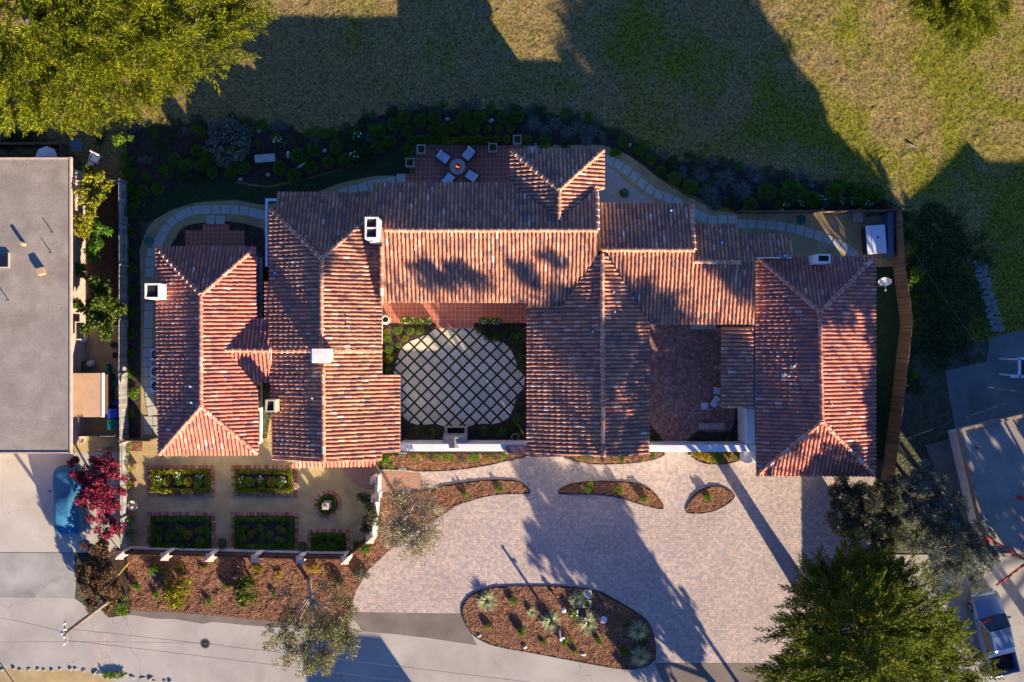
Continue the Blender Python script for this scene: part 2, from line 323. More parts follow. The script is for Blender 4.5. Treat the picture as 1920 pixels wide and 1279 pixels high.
M['oliveG'] = leaf('grey_green_leaves', (.08, .10, .075), (.16, .19, .14), (.28, .31, .22))
M['citrus'] = leaf('citrus_leaves', (.035, .07, .008), (.09, .14, .015), (.24, .27, .04))
M['lime'] = leaf('yellow_tree_leaves', (.14, .16, .01), (.30, .30, .02), (.50, .46, .05))
M['red'] = leaf('crimson_leaves', (.13, .012, .025), (.34, .03, .06), (.52, .10, .14))
M['maroon'] = leaf('maroon_leaves', (.10, .035, .03), (.19, .11, .045), (.32, .24, .09))
M['agave'] = leaf('pale_grass_blades', (.34, .37, .17), (.52, .54, .28), (.70, .68, .42))
M['ivy'] = leaf('ivy_leaves', (.025, .05, .010), (.055, .10, .018), (.13, .15, .05))
M['oak'] = leaf('oak_leaves', (.12, .12, .035), (.25, .24, .08), (.42, .38, .16))
M['dry'] = leaf('dry_twigs', (.24, .20, .12), (.42, .38, .23), (.60, .54, .36))
M['orange'] = leaf('yellow_flowering', (.30, .20, .01), (.50, .36, .02), (.62, .50, .06))

# ---------------------------------------------------------------- flat sheets
def smooth_px(pts, n=6):
    out = []; N = len(pts)
    for i in range(N):
        p0, p1, p2, p3 = [np.array(pts[(i + k - 1) % N], float) for k in range(4)]
        for t in np.arange(n) / n:
            out.append(tuple(.5 * ((2 * p1) + (-p0 + p2) * t + (2 * p0 - 5 * p1 + 4 * p2 - p3) * t * t + (-p0 + 3 * p1 - 3 * p2 + p3) * t ** 3)))
    return out

def sheet(name, px, z, m, sm=0, kind='structure'):
    if sm: px = smooth_px(px, sm)
    me = bpy.data.meshes.new(name)
    vs = [G(x, y, 0) for x, y in px]; vs = [(v.x, v.y, z) for v in vs]
    a = sum(vs[i][0] * vs[(i + 1) % len(vs)][1] - vs[(i + 1) % len(vs)][0] * vs[i][1] for i in range(len(vs)))
    if a < 0: vs = vs[::-1]
    me.from_pydata(vs, [], [tuple(range(len(vs)))]); me.materials.append(m); me.update()
    o = bpy.data.objects.new(name, me); COL.objects.link(o); o['kind'] = kind
    return o

def inside(P, X, Y):
    P = np.array(P); r = np.zeros(X.shape, bool); j = len(P) - 1
    for i in range(len(P)):
        c = ((P[i, 1] > Y) != (P[j, 1] > Y)) & (X < (P[j, 0] - P[i, 0]) * (Y - P[i, 1]) / (P[j, 1] - P[i, 1] + 1e-12) + P[i, 0])
        r ^= c; j = i
    return r

def smoothnoise(shape, k, r):
    a = r.random((shape[0] // k + 3, shape[1] // k + 3))
    yi = np.arange(shape[0]) / k; xi = np.arange(shape[1]) / k
    y0 = yi.astype(int); x0 = xi.astype(int); fy = (yi - y0)[:, None]; fx = (xi - x0)[None, :]
    fy = fy * fy * (3 - 2 * fy); fx = fx * fx * (3 - 2 * fx)
    A = a[np.ix_(y0, x0)]; B = a[np.ix_(y0, x0 + 1)]; C = a[np.ix_(y0 + 1, x0)]; D = a[np.ix_(y0 + 1, x0 + 1)]
    return (A * (1 - fx) + B * fx) * (1 - fy) + (C * (1 - fx) + D * fx) * fy

def rough_sheet(name, px, z, m, step=.1, amp=.05, sm=0, kind='structure', seed=1):
    """flat sheet plus a relief of clods on it, one object"""
    if sm: px = smooth_px(px, sm)
    P = [(G(x, y).x, G(x, y).y) for x, y in px]
    xs = np.arange(min(p[0] for p in P), max(p[0] for p in P) + step, step); ys = np.arange(min(p[1] for p in P), max(p[1] for p in P) + step, step)
    r = np.random.default_rng(seed); X, Y = np.meshgrid(xs, ys)
    Z = z + .006 + amp * (1.1 * r.random(X.shape) * smoothnoise(X.shape, 5, r) + .5 * smoothnoise(X.shape, 3, r) ** 2 + .5 * smoothnoise(X.shape, 12, r)) * 1.0
    X2 = X + (r.random(X.shape) - .5) * step * .7; Y2 = Y + (r.random(X.shape) - .5) * step * .7
    ins = inside(P, X2, Y2); cell = ins[:-1, :-1] & ins[1:, :-1] & ins[:-1, 1:] & ins[1:, 1:]
    idx = np.arange(X.size).reshape(X.shape)
    F = np.stack([idx[:-1, :-1][cell], idx[:-1, 1:][cell], idx[1:, 1:][cell], idx[1:, :-1][cell]], 1)
    used = np.unique(F); remap = np.full(X.size, -1); remap[used] = np.arange(len(used))
    V = np.stack([X2.ravel(), Y2.ravel(), Z.ravel()], 1)[used]
    o = npmesh(name, V, remap[F], m); o['kind'] = kind
    me = bpy.data.meshes.new(name + '_base')
    return o

# ================================================================ THE GROUND
def big(name, z, m): 
    o = sheet(name, [(-2400, -1600), (4300, -1600), (4300, 2900), (-2400, 2900)], z, m); return o
big('ground', -0.02, M['grasspatch'])
sheet('dry_lawn', [(-900, -1300), (2900, -1300), (2900, 640), (1700, 640), (1690, 400), (240, 400), (140, 290), (-200, 290)], -0.012, M['lawn'])
rough_sheet('lawn', [(-60, -60), (1980, -60), (1980, 600), (1850, 610), (1830, 480), (1690, 395), (1600, 350), (1450, 330), (1320, 300), (1160, 252), (1100, 228), (980, 208), (740, 208), (680, 232), (600, 262), (520, 238), (330, 232), (240, 245), (-60, 280)],
            0, M['lawn'], step=.12, amp=.065, seed=3)
sheet('road', [(-600, 1110), (0, 1120), (140, 1122), (160, 1135), (245, 1138), (400, 1148), (520, 1155), (660, 1162), (700, 1165), (890, 1190), (1000, 1215), (1100, 1235), (1240, 1238), (1300, 1240), (1400, 1300), (2600, 1500), (2600, 1650), (1200, 1480), (400, 1310), (250, 1290), (160, 1258), (0, 1252), (-600, 1250)], 0.004, M['road'])
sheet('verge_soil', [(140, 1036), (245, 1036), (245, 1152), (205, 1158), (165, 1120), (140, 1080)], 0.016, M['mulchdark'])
sheet('road_shoulder', [(-600, 1248), (0, 1250), (160, 1256), (250, 1276), (400, 1300), (500, 1400), (-600, 1500)], 0.0, M['dg'])
sheet('driveway_concrete', [(-300, 848), (140, 848), (225, 848), (225, 1035), (150, 1036), (-300, 1034)], 0.012, M['concrete'])
sheet('driveway_apron', [(-300, 1035.5), (150, 1037), (140, 1122), (0, 1120), (-300, 1112)], 0.012, M['concrete_old'])
rough_sheet('mulch_bed', [(236, 1040), (650, 1044), (690, 1008), (712, 985), (712, 925), (760, 925), (800, 918), (812, 917), (850, 951), (800, 985), (760, 1010), (726, 1035), (690, 1070), (668, 1107), (657, 1143), (650, 1172), (510, 1163), (400, 1152), (320, 1146), (246, 1142)], 0.02, M['mulch'], step=.085, amp=.07, seed=4)
sheet('mulch_base', [(236, 1035), (650, 1040), (690, 1003), (712, 985), (712, 925), (760, 925), (812, 917), (852, 951), (800, 985), (760, 1010), (726, 1035), (690, 1070), (668, 1107), (657, 1143), (652, 1174), (510, 1165), (400, 1154), (320, 1148), (244, 1144)], 0.018, M['mulch'])
sheet('road_edge', [(242, 1140), (320, 1146), (400, 1152), (510, 1163), (655, 1175), (680, 1185), (600, 1179), (540, 1178), (460, 1172), (400, 1166), (380, 1170), (330, 1161), (290, 1160), (240, 1152)], 0.008, M['apron'])
DRV = [(712, 880), (765, 882), (815, 884), (870, 880), (920, 872), (975, 858), (985, 852), (1055, 852), (1100, 852), (1240, 846), (1292, 846), (1397, 846), (1417, 850), (1417, 880), (1640, 890), (1640, 1243), (1230, 1243), (1225, 1190), (1215, 1165), (1190, 1145),
       (1130, 1110), (1080, 1100), (1000, 1098), (925, 1100), (890, 1110), (870, 1130), (866, 1150), (657, 1148), (657, 1143), (668, 1107), (690, 1070), (726, 1035), (760, 1010), (800, 985), (851, 951), (812, 915), (760, 922), (712, 922)]
sheet('driveway', DRV, 0.024, M['paver'])
sheet('driveway_apron_dark', [(655, 1149), (866, 1149), (872, 1172), (880, 1182), (895, 1210), (800, 1196), (740, 1189), (680, 1184)], 0.014, M['apron'])
sheet('driveway_apron_east', [(1228, 1243.5), (1640, 1243.5), (1640, 1330), (1300, 1325), (1240, 1275)], 0.014, M['apron'])
sheet('road_patch', [(177, 1186), (208, 1186), (206, 1262), (174, 1258)], 0.008, M['patch'])

def bed(px, seed, sm=3, name='planting_bed', m='mulch', z=.05):
    s = smooth_px(px, sm)
    o = rough_sheet(name, s, z, M[m], step=.085, amp=.06, seed=seed)
    b = sheet(name, s, z - .012, M[m])
    e = MB(); n = len(s)
    for i in range(n):                          # thin dark steel edging round the bed
        a = G(*s[i]); c = G(*s[(i + 1) % n]); d = (c - a)
        if d.length < 1e-4: continue
        q = Vector((d.y, -d.x, 0)).normalized() * .02
        e.add([a + q, c + q, c - q, a - q, a + q + Vector((0, 0, z + .03)), c + q + Vector((0, 0, z + .03)), c - q + Vector((0, 0, z + .03)), a - q + Vector((0, 0, z + .03))],
              [(4, 5, 6, 7), (0, 1, 5, 4), (2, 3, 7, 6)])
    ed = e.build('bed_edging', M['black']); ed['kind'] = 'structure'
bed([(765, 851), (800, 850), (900, 850), (985, 851), (975, 858), (920, 870), (870, 879), (815, 883), (765, 880)], 11)
bed([(1055, 854), (1150, 851), (1240, 848), (1235, 858), (1200, 866), (1150, 870), (1100, 868)], 12)
bed([(1292, 847), (1345, 845), (1397, 847), (1395, 858), (1370, 868), (1330, 870), (1305, 862)], 13)
bed([(1048, 925), (1062, 910), (1100, 903), (1150, 902), (1200, 908), (1230, 928), (1243, 954), (1200, 945), (1150, 930), (1100, 926)], 14)
bed([(1288, 961), (1292, 940), (1312, 919), (1340, 911), (1362, 916), (1377, 930), (1360, 947), (1330, 960)], 15)
bed([(812, 917), (873, 904), (930, 899), (965, 901), (985, 910), (993, 924), (950, 926), (909, 931), (851, 949), (822, 968), (806, 950)], 16)
bed([(866, 1150), (870, 1130), (890, 1111), (925, 1101), (1000, 1098), (1080, 1101), (1130, 1112), (1190, 1146), (1215, 1166), (1226, 1195), (1228, 1230), (1210, 1249), (1170, 1254), (1100, 1243), (1000, 1224), (930, 1211), (895, 1196), (878, 1178)], 17)
bed([(716, 852), (762, 852), (763, 878), (716, 878)], 18, sm=1)
# walled garden, paths, side yards
sheet('garden_floor', [(243, 822), (500, 822), (516, 720), (480, 715), (480, 600), (516, 600), (700, 850), (712, 850), (712, 985), (690, 1005), (655, 1038), (243, 1034)], 0.006, M['dg'])
sheet('garden_floor_west', [(264, 822), (264, 560), (262, 470), (275, 430), (290, 412), (320, 395), (370, 380), (440, 376), (497, 385), (520, 362), (590, 362), (640, 343), (700, 331), (762, 327), (762, 360), (520, 430), (480, 500), (305, 500), (305, 822)], 0.010, M['dg'])
sheet('planting_soil', [(238, 340), (264, 380), (264, 822), (242, 822), (238, 600)], 0.006, M['soil'])
sheet('turf_strip', smooth_px([(262, 408), (275, 380), (320, 357), (350, 346), (400, 338), (440, 343), (500, 352), (560, 340), (640, 318), (700, 300), (740, 275), (765, 270), (766, 328), (720, 328), (660, 337), (620, 350), (590, 362), (540, 372), (497, 384), (440, 374), (370, 379), (320, 394), (290, 411), (270, 418)], 3), 0.016, M['turf'])
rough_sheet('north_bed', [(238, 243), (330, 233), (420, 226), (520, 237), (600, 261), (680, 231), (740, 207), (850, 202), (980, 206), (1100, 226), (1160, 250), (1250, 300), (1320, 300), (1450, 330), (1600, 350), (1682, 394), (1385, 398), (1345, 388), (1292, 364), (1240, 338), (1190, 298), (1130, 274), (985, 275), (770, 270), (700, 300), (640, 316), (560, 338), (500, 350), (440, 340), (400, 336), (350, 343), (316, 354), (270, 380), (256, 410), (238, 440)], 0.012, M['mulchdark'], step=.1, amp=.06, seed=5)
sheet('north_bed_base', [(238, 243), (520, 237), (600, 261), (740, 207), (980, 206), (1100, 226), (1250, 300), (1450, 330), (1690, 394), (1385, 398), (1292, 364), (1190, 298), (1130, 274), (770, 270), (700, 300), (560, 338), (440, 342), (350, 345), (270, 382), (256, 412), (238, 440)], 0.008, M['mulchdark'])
sheet('patio', [(778, 273), (985, 273), (985, 360), (778, 360)], 0.05, M['terra'])
sheet('patio_step', [(758, 326), (777.5, 326), (777.5, 360), (758, 360)], 0.04, M['terra'])
sheet('north_path', smooth_px([(985, 274), (1060, 271), (1130, 272), (1165, 282), (1210, 315), (1250, 345), (1300, 374), (1350, 395), (1385, 401), (1400, 402), (1400, 480), (1290, 440), (1190, 400), (1150, 350), (1100, 300), (985, 300)], 3), 0.016, M['dg'])
sheet('east_yard', [(1385, 401), (1672, 400), (1676, 480), (1676, 500), (1385, 520)], 0.017, M['dg'])
sheet('gravel_patch', [(1110, 312), (1135, 310), (1150, 318), (1175, 342), (1215, 372), (1235, 392), (1120, 400)], 0.022, M['gravel'])
sheet('east_turf', [(1600, 500), (1676, 500), (1689, 603), (1676, 720), (1660, 862), (1600, 862)], 0.020, M['turf'])
sheet('inner_bed', smooth_px([(330, 445), (350, 424), (385, 417), (430, 415), (480, 425), (497, 440), (500, 520), (310, 520)], 3), 0.022, M['soil'])
sheet('small_patio', [(348, 432), (380, 432), (380, 421), (430, 421), (430, 432), (459, 432), (459, 480), (348, 480)], 0.05, M['terra'])
sheet('courtyard_soil', [(716, 605), (990, 605), (990, 840), (716, 840)], 0.008, M['soil'])
sheet('courtyard_porch', [(700, 540), (1000, 540), (1000, 606), (700, 606)], 0.16, M['terra'])
MB().box(*G(853, 573)[:2], 0, 302 / S, 66 / S, .155).build('porch_base', M['brick'])['kind'] = 'structure'
MB().box(*G(853, 608)[:2], 0, 72 / S, 16 / S, .09).build('porch_step', M['terra'])['kind'] = 'structure'
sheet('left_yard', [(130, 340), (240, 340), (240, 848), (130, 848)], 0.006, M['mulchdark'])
sheet('left_yard_floor', [(130, 610), (240, 610), (240, 848), (130, 848)], 0.010, M['dg'])
sheet('left_yard_path', [(134, 530), (160, 530), (160, 640), (134, 640)], 0.014, M['concrete'])
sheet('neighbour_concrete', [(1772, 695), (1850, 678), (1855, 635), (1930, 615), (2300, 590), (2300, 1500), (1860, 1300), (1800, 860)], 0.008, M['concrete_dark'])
sheet('neighbour_drive', [(1640, 1040), (1860, 1040), (2100, 1080), (2100, 1420), (1640, 1340)], 0.016, M['concrete_old'])
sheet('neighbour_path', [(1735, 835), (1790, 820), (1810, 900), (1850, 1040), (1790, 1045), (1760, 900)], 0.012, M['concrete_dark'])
sheet('brick_entry', smooth_px([(644, 876), (700, 870), (712, 876), (712, 914), (695, 918), (672, 912), (655, 898)], 3), 0.012, M['brick'])
sheet('driveway_brick_patch', [(716, 884), (755, 884), (790, 888), (792, 925), (716, 925)], 0.030, M['brick'])

# ---- east courtyard herringbone brick floor
def herring():
    mb = MB(); P = [(1216, 600), (1420, 600), (1420, 845), (1216, 845)]
    P = [(G(x, y).x, G(x, y).y) for x, y in P]; b = .10; L = 2 * b
    x0, x1 = P[0][0], P[1][0]; y0, y1 = P[2][1], P[0][1]; c = math.cos(R(45)); cxm, cym = (x0 + x1) / 2, (y0 + y1) / 2
    N = 75; g = .004
    for i in range(-N, N):
        for j in range(-N, N):
            k = (i + j) % 4; 
            if k == 0: q = (i * b, j * b, L, b)
            elif k == 2: q = (i * b, j * b, b, L) if False else None
            else: q = None
            for (a, e, ww, hh) in ([(i * b, j * b, L, b)] if (i - j) % 4 == 0 else []) + ([(i * b, j * b, b, L)] if (i - j) % 4 == 3 else []):
                vs = [(a + g, e + g), (a + ww - g, e + g), (a + ww - g, e + hh - g), (a + g, e + hh - g)]
                vs = [((x - y) * c + cxm, (x + y) * c + cym) for x, y in vs]
                if all(x0 < x < x1 and y0 < y < y1 for x, y in vs):
                    z = .02 + random.random() * .004; mb.add([(x, y, z) for x, y in vs], [(0, 1, 2, 3)])
    o = mb.build('brick_courtyard', M['herr'], tint=True); o['kind'] = 'structure'
sheet('courtyard_base', [(1216, 600), (1420, 600), (1420, 845), (1216, 845)], 0.014, M['soil'])
herring()
sheet('courtyard_bed', smooth_px([(1283, 840), (1295, 818), (1310, 808), (1330, 810), (1365, 808), (1378, 790), (1380, 762), (1420, 762), (1420, 842), (1330, 842)], 3), 0.030, M['soil'])
sheet('courtyard_corner_bed', smooth_px([(1216, 795), (1224, 802), (1238, 822), (1244, 842), (1216, 842)], 3), 0.030, M['soil'])

# ---- main courtyard: stone slabs set diagonally in grass joints
OUT = [(818.7, 616), (803, 625), (788, 633), (769, 640), (755, 651), (748, 663), (745, 673), (739.6, 691), (738, 703), (740, 780), (755, 779.6), (767, 791.6), (786, 797.6), (806.7, 795), (818.7, 795), (834, 800), (877, 800), (891, 796), (906.5, 794), (923.7, 796), (941, 790.8), (956, 781), (961, 768), (968, 747.5), (982, 730), (984.7, 703), (970, 687), (963, 666.7), (956, 653), (944, 642.6), (920, 637), (904.7, 626), (887.5, 616)]
sheet('courtyard_grass_joints', OUT, 0.016, M['turf'])
def clip_poly(sub, cl):
    """Sutherland-Hodgman: clip polygon sub (list of tuples of n coords, first two used) by convex cl"""
    a = sum(cl[i][0] * cl[(i + 1) % len(cl)][1] - cl[(i + 1) % len(cl)][0] * cl[i][1] for i in range(len(cl)))
    if a < 0: cl = cl[::-1]
    out = sub
    for i in range(len(cl)):
        A, B = cl[i], cl[(i + 1) % len(cl)]; ex, ey = B[0] - A[0], B[1] - A[1]
        inp = out; out = []
        if not inp: return []
        def sd(p): return ex * (p[1] - A[1]) - ey * (p[0] - A[0])
        for k in range(len(inp)):
            p, q = inp[k - 1], inp[k]; dp, dq = sd(p), sd(q)
            if dp * dq < 0:
                t = dp / (dp - dq); out.append(tuple(pa + (qa - pa) * t for pa, qa in zip(p, q)))
            if dq >= 0: out.append(q)
    return out
mb = MB(); hd = 12.95; tw = 10.4
for i in range(-20, 20):
    for j in range(-20, 20):
        cx = 763.7 + hd + (i + j) * hd; cy = 664 + (i - j) * hd
        if not (725 < cx < 1000 and 600 < cy < 815): continue
        t = clip_poly(OUT, [(cx - tw, cy), (cx, cy - tw), (cx + tw, cy), (cx, cy + tw)])
        if len(t) < 3: continue
        ar = abs(sum(t[k][0] * t[(k + 1) % len(t)][1] - t[(k + 1) % len(t)][0] * t[k][1] for k in range(len(t)))) / 2
        if ar < 8: continue
        mb.prism([(G(x, y).x, G(x, y).y) for x, y in t], .005, .026)
mb.build('courtyard_paving', M['cpave'])['kind'] = 'structure'

# ================================================================ FOLIAGE GENERATORS
def leaves(P, D, L, W, r, flat=0.0):
    """diamond leaves: base points P, directions D, lengths L, widths W -> V, F"""
    n = len(P); L = np.broadcast_to(L, (n,))[:, None]; W = np.broadcast_to(W, (n,))[:, None]
    D = D / (np.linalg.norm(D, axis=1, keepdims=True) + 1e-9)
    q = r.normal(size=(n, 3)); q[:, 2] *= (1 - flat)
    s = np.cross(D, q) if flat < .5 else np.cross(D, np.array([[0, 0, 1.0]]) + .35 * q)
    s /= (np.linalg.norm(s, axis=1, keepdims=True) + 1e-9)
    V = np.stack([P, P + D * L * .45 + s * W / 2, P + D * L, P + D * L * .45 - s * W / 2], 1).reshape(-1, 3)
    return V, np.arange(n * 4).reshape(n, 4)

def merge(parts):
    Vs, Fs, b = [], [], 0
    for V, F in parts: Vs.append(V); Fs.append(F + b); b += len(V)
    return np.concatenate(Vs), np.concatenate(Fs)

def ball(c, rad, n, L, W, r, squash=(1, 1, 1), shell=.55, up=.25, tri=.9):
    d = r.normal(size=(n, 3)); d /= np.linalg.norm(d, axis=1, keepdims=True)
    rr = shell + (1 - shell) * r.random((n, 1)) ** .6
    lump = 1 + .13 * np.sin(d[:, :1] * 5 + rad * 9) * np.cos(d[:, 1:2] * 6 + rad * 4)
    P = np.array(c) + d * rr * rad * np.array(squash) * lump
    D = d + .8 * r.normal(size=(n, 3)) + np.array([0, 0, up])
    return leaves(P - D / np.linalg.norm(D, axis=1, keepdims=True) * L * .3, D, L * (.7 + .6 * r.random(n)), W * (.7 + .6 * r.random(n)), r)

def blobs(lobes, dens, L, W, r, shell=.35, gap=.0, cl=9.0, cs=1.0):
    """lobes (x,y,z,rad,squashz): a crown made of many small leaf clumps through its volume"""
    out = []
    for x, y, z, rad, sq in lobes:
        nc = max(8, int(rad * rad * cl))
        d = r.normal(size=(nc, 3)); d /= np.linalg.norm(d, axis=1, keepdims=True)
        cc = np.array([x, y, z]) + d * (r.random((nc, 1)) ** .45) * rad * np.array([1, 1, sq])
        for c in cc:
            if r.random() < gap: continue
            cr = (rad * (.10 + .12 * r.random()) + .16) * cs
            out.append(ball(c, cr, int(dens * 3.2 * cr * cr), L, W, r, (1, 1, .7), shell=shell))
    return merge(out)

def fronds(lobes, n_per, L, r, cen, leafw=.07, nl=12):
    """conifer boughs: each bough runs outward, carries side fronds, each frond a comb of small scale leaf sprays"""
    B, D, T = [], [], []
    for x, y, z, rad, sq in lobes:
        n = int(n_per * rad * rad) + 6
        d = r.normal(size=(n, 3)); d /= np.linalg.norm(d, axis=1, keepdims=True); d[:, 2] = np.abs(d[:, 2])
        P = np.array([x, y, z]) + d * (.75 * r.random((n, 1)) ** .5) * rad * np.array([1, 1, sq])
        o = P - np.array(cen); o[:, 2] = 0; o /= (np.linalg.norm(o, axis=1, keepdims=True) + 1e-6)
        dd = o * .8 + d * .8 + .55 * r.normal(size=(n, 3)); dd[:, 2] = .10 + .22 * r.normal(size=n); dd /= np.linalg.norm(dd, axis=1, keepdims=True)
        B.append(P); D.append(dd); T.append(np.minimum(rad * .9, 1.9) * (.6 + .6 * r.random(n)))
    B, D, T = np.concatenate(B), np.concatenate(D), np.concatenate(T); n = len(B)
    up = np.array([0, 0, 1.0]) + .35 * r.normal(size=(n, 3)); S_ = np.cross(D, up); S_ /= np.linalg.norm(S_, axis=1, keepdims=True); U = np.cross(S_, D)
    FP, FD, FLn = [], [], []
    for k in range(nl):
        t = (k + .7) / (nl + .3); sg = 1 if k % 2 else -1; sp = .62 * (1 - t * .45) * (k < nl - 1)
        FP.append(B + D * (T * t)[:, None]); f = D + S_ * sg * sp * (.8 + .4 * r.random((n, 1))) + U * .16 * r.normal(size=(n, 1))
        FD.append(f / np.linalg.norm(f, axis=1, keepdims=True)); FLn.append(L * (1.05 - .62 * t) * (.7 + .5 * r.random(n)))
    FP, FD, FLn = np.concatenate(FP), np.concatenate(FD), np.concatenate(FLn); m = len(FP)
    S2 = np.cross(FD, np.array([0, 0, 1.0]) + .5 * r.normal(size=(m, 3))); S2 /= np.linalg.norm(S2, axis=1, keepdims=True); U2 = np.cross(S2, FD)
    Ps, Ds, Ls, Ws = [], [], [], []
    K = 13
    for k in range(K):
        t = (k + .3) / K; sg = 1 if k % 2 else -1; e = .55 if k < K - 1 else 0
        Ps.append(FP + FD * (FLn * t)[:, None]); Ds.append(FD + S2 * sg * e * (.7 + .6 * r.random((m, 1))) + U2 * .45 * r.normal(size=(m, 1)))
        Ls.append(FLn * (.40 - .16 * t)); Ws.append(np.full(m, leafw) * (.8 + .6 * r.random(m)))
    return leaves(np.concatenate(Ps), np.concatenate(Ds), np.concatenate(Ls), np.concatenate(Ws), r)

def limbs_mesh(base, lobes, r0, seed, twigs=4):
    rd = random.Random(seed); mb = MB(); tr = MB(); bz = Vector(base)
    top = Vector((sum(l[0] for l in lobes) / len(lobes), sum(l[1] for l in lobes) / len(lobes), sum(l[2] for l in lobes) / len(lobes)))
    fork = bz.lerp(top, .45); fork.z = bz.z + (top.z - bz.z) * .5
    tr.tube([bz - Vector((0, 0, .1)), bz.lerp(fork, .33) + Vector((rd.uniform(-.1, .1), rd.uniform(-.1, .1), 0)), bz.lerp(fork, .7), fork, fork.lerp(top, .5)], [r0 * 1.35, r0, r0 * .85, r0 * .72, r0 * .4], 9)
    for x, y, z, rad, sq in lobes:
        e = Vector((x, y, z)); s = bz.lerp(fork, rd.uniform(.7, 1.0)) if rd.random() < .6 else fork
        m = s.lerp(e, .5) + Vector((rd.uniform(-.3, .3), rd.uniform(-.3, .3), rd.uniform(0, .3)))
        mb.tube([s, s.lerp(m, .5) + Vector((rd.uniform(-.12, .12), rd.uniform(-.12, .12), 0)), m, m.lerp(e, .5), e], [r0 * .45, r0 * .38, r0 * .3, r0 * .2, r0 * .1], 6)
        for k in range(twigs):
            a = rd.uniform(0, 6.28); e2 = e + Vector((math.cos(a) * rad * .85, math.sin(a) * rad * .85, rd.uniform(-.2, .6) * rad * sq))
            s2 = m.lerp(e, rd.uniform(.3, 1)); m2 = s2.lerp(e2, .5) + Vector((rd.uniform(-.2, .2), rd.uniform(-.2, .2), .1))
            mb.tube([s2, m2, e2], [r0 * .16, r0 * .1, r0 * .03], 5, False)
    return tr, mb

def tree(name, label, cat, base_px, lobes_px, kind, m, bark='bark', r0=.25, seed=1, dens=150, L=.16, W=.07, n_per=5, group=None, FL=.6, gap=0, leafw=.07, twigs=4, cl=9.0, cs=1.0):
    """lobes_px: (px, py, z, radius_m, squash) with px,py as seen in the picture"""
    r = np.random.default_rng(seed); b = G(*base_px)
    lobes = [(G(x, y, z).x, G(x, y, z).y, z, rad, sq) for x, y, z, rad, sq in lobes_px]
    t = thing(name, label, cat, b, 0, group)
    tr, lm = limbs_mesh(b, lobes, r0, seed, twigs)
    tr.build('trunk', M[bark], t, b, smooth=True); lm.build('limbs', M[bark], t, b, smooth=True)
    if kind == 'conifer':
        V, F = fronds(lobes, n_per, FL, r, (b.x, b.y, np.mean([l[2] for l in lobes])), leafw)
    else: V, F = blobs(lobes, dens, L, W, r, gap=gap, cl=cl, cs=cs)
    npmesh('crown', V, F, M[m], t, b)
    return t

# small plants are made once and copied
def proto_mesh(fn, m, name='leaves'):
    V, F = fn; me = bpy.data.meshes.new(name); me.from_pydata([tuple(v) for v in V], [], [tuple(f) for f in F]); me.materials.append(M[m]); return me
def rosette(n, rad, wid, r, lift=.6, droop=.5):
    mb_v = []; mb_f = []
    for i in range(n):
        a = r.random() * 6.283; e = .15 + r.random() * 1.1; l = rad * (.75 + .35 * r.random()); d = np.array([math.cos(a), math.sin(a)])
        s = np.array([-d[1], d[0], 0]) * wid / 2; b = len(mb_v)
        for k, t in enumerate((0, .4, .75, 1.0)):
            h = l * math.sin(e) * t - droop * l * t * t * math.cos(e) * .5; x = l * math.cos(e) * t
            c = np.array([d[0] * x, d[1] * x, max(h, .01 + .04 * (1 - t))]); q = s * (1, .9, .55, .05)[k]
            mb_v += [c - q, c + q]
        mb_f += [(b, b + 1, b + 3, b + 2), (b + 2, b + 3, b + 5, b + 4), (b + 4, b + 5, b + 7, b + 6)]
    return mb_v, mb_f
rp = np.random.default_rng(21)
BALLS = {k: [proto_mesh(ball((0, 0, .62), 1, 900, .17, .10, rp, (1, 1, .62)), k) for _ in range(3)] for k in ('shr', 'shrY', 'shrG', 'oliveG', 'citrus', 'maroon', 'orange', 'dry', 'ivy')}
LOOSE = {k: [proto_mesh(merge([ball((rp.normal() * .38, rp.normal() * .38, .35 + .4 * rp.random()), .42, 80, .24, .10, rp, (1, 1, .8)) for _ in range(9)]), k) for _ in range(3)] for k in ('shr', 'shrY', 'shrG', 'oliveG', 'orange', 'ivy', 'olive')}
ROS = [proto_mesh(rosette(260, 1.0, .07, rp), 'agave') for _ in range(3)]
ROSG = [proto_mesh(rosette(240, 1.0, .07, rp), 'oliveG') for _ in range(3)]
FLW = MB()
for i in range(7):
    a = rp.random() * 6.28; q = .2 + .7 * rp.random(); FLW.rock(q * math.cos(a), q * math.sin(a), .85, .14, .12, .12, a, i, 6, 2)
def plant(meshes, px, py, r, name, label, cat, group=None, h=1.0, z=0.02, flowers=False, sx=1.0):
    me = random.choice(meshes); p = G(px, py); k = r / S
    t = thing(name, label, cat, (p.x, p.y, z), random.uniform(0, 6.28) if sx == 1.0 else 0, group); t.scale = (k * sx * random.uniform(.88, 1.12), k * random.uniform(.9, 1.08), k * h * random.uniform(.85, 1.15))
    o = bpy.data.objects.new('leaves', me); COL.objects.link(o); o.parent = t
    if flowers: FLW.build('flower', M['flower'], t, smooth=True)
    return t
def single(meshes, px, py, r, name, label, cat, group=None, h=1.0, z=0.02, sx=1.0, rz=None):
    me = random.choice(meshes); p = G(px, py); k = r / S
    o = bpy.data.objects.new(name, me); COL.objects.link(o); o.location = (p.x, p.y, z); o.scale = (k * sx, k, k * h)
    o.rotation_euler.z = random.uniform(0, 6.28) if rz is None else rz
    return props(o, label, cat, group)

# ================================================================ THE VILLA
def plane3(a, b, c):
    A, B, C = G(*a), G(*b), G(*c); n = (B - A).cross(C - A).normalized()
    if n.z < 0: n = -n
    return A, n
def unproj(px, py, pl):
    A, n = pl; g = G(px, py); cam_ = Vector((0, 0, H)); d = g - cam_
    t = n.dot(A - cam_) / n.dot(d); return cam_ + d * t
villa = thing('villa', 'large white stucco villa with terracotta barrel tile roofs round two courtyards', 'house', G(850, 640))
VO = villa.location.copy()

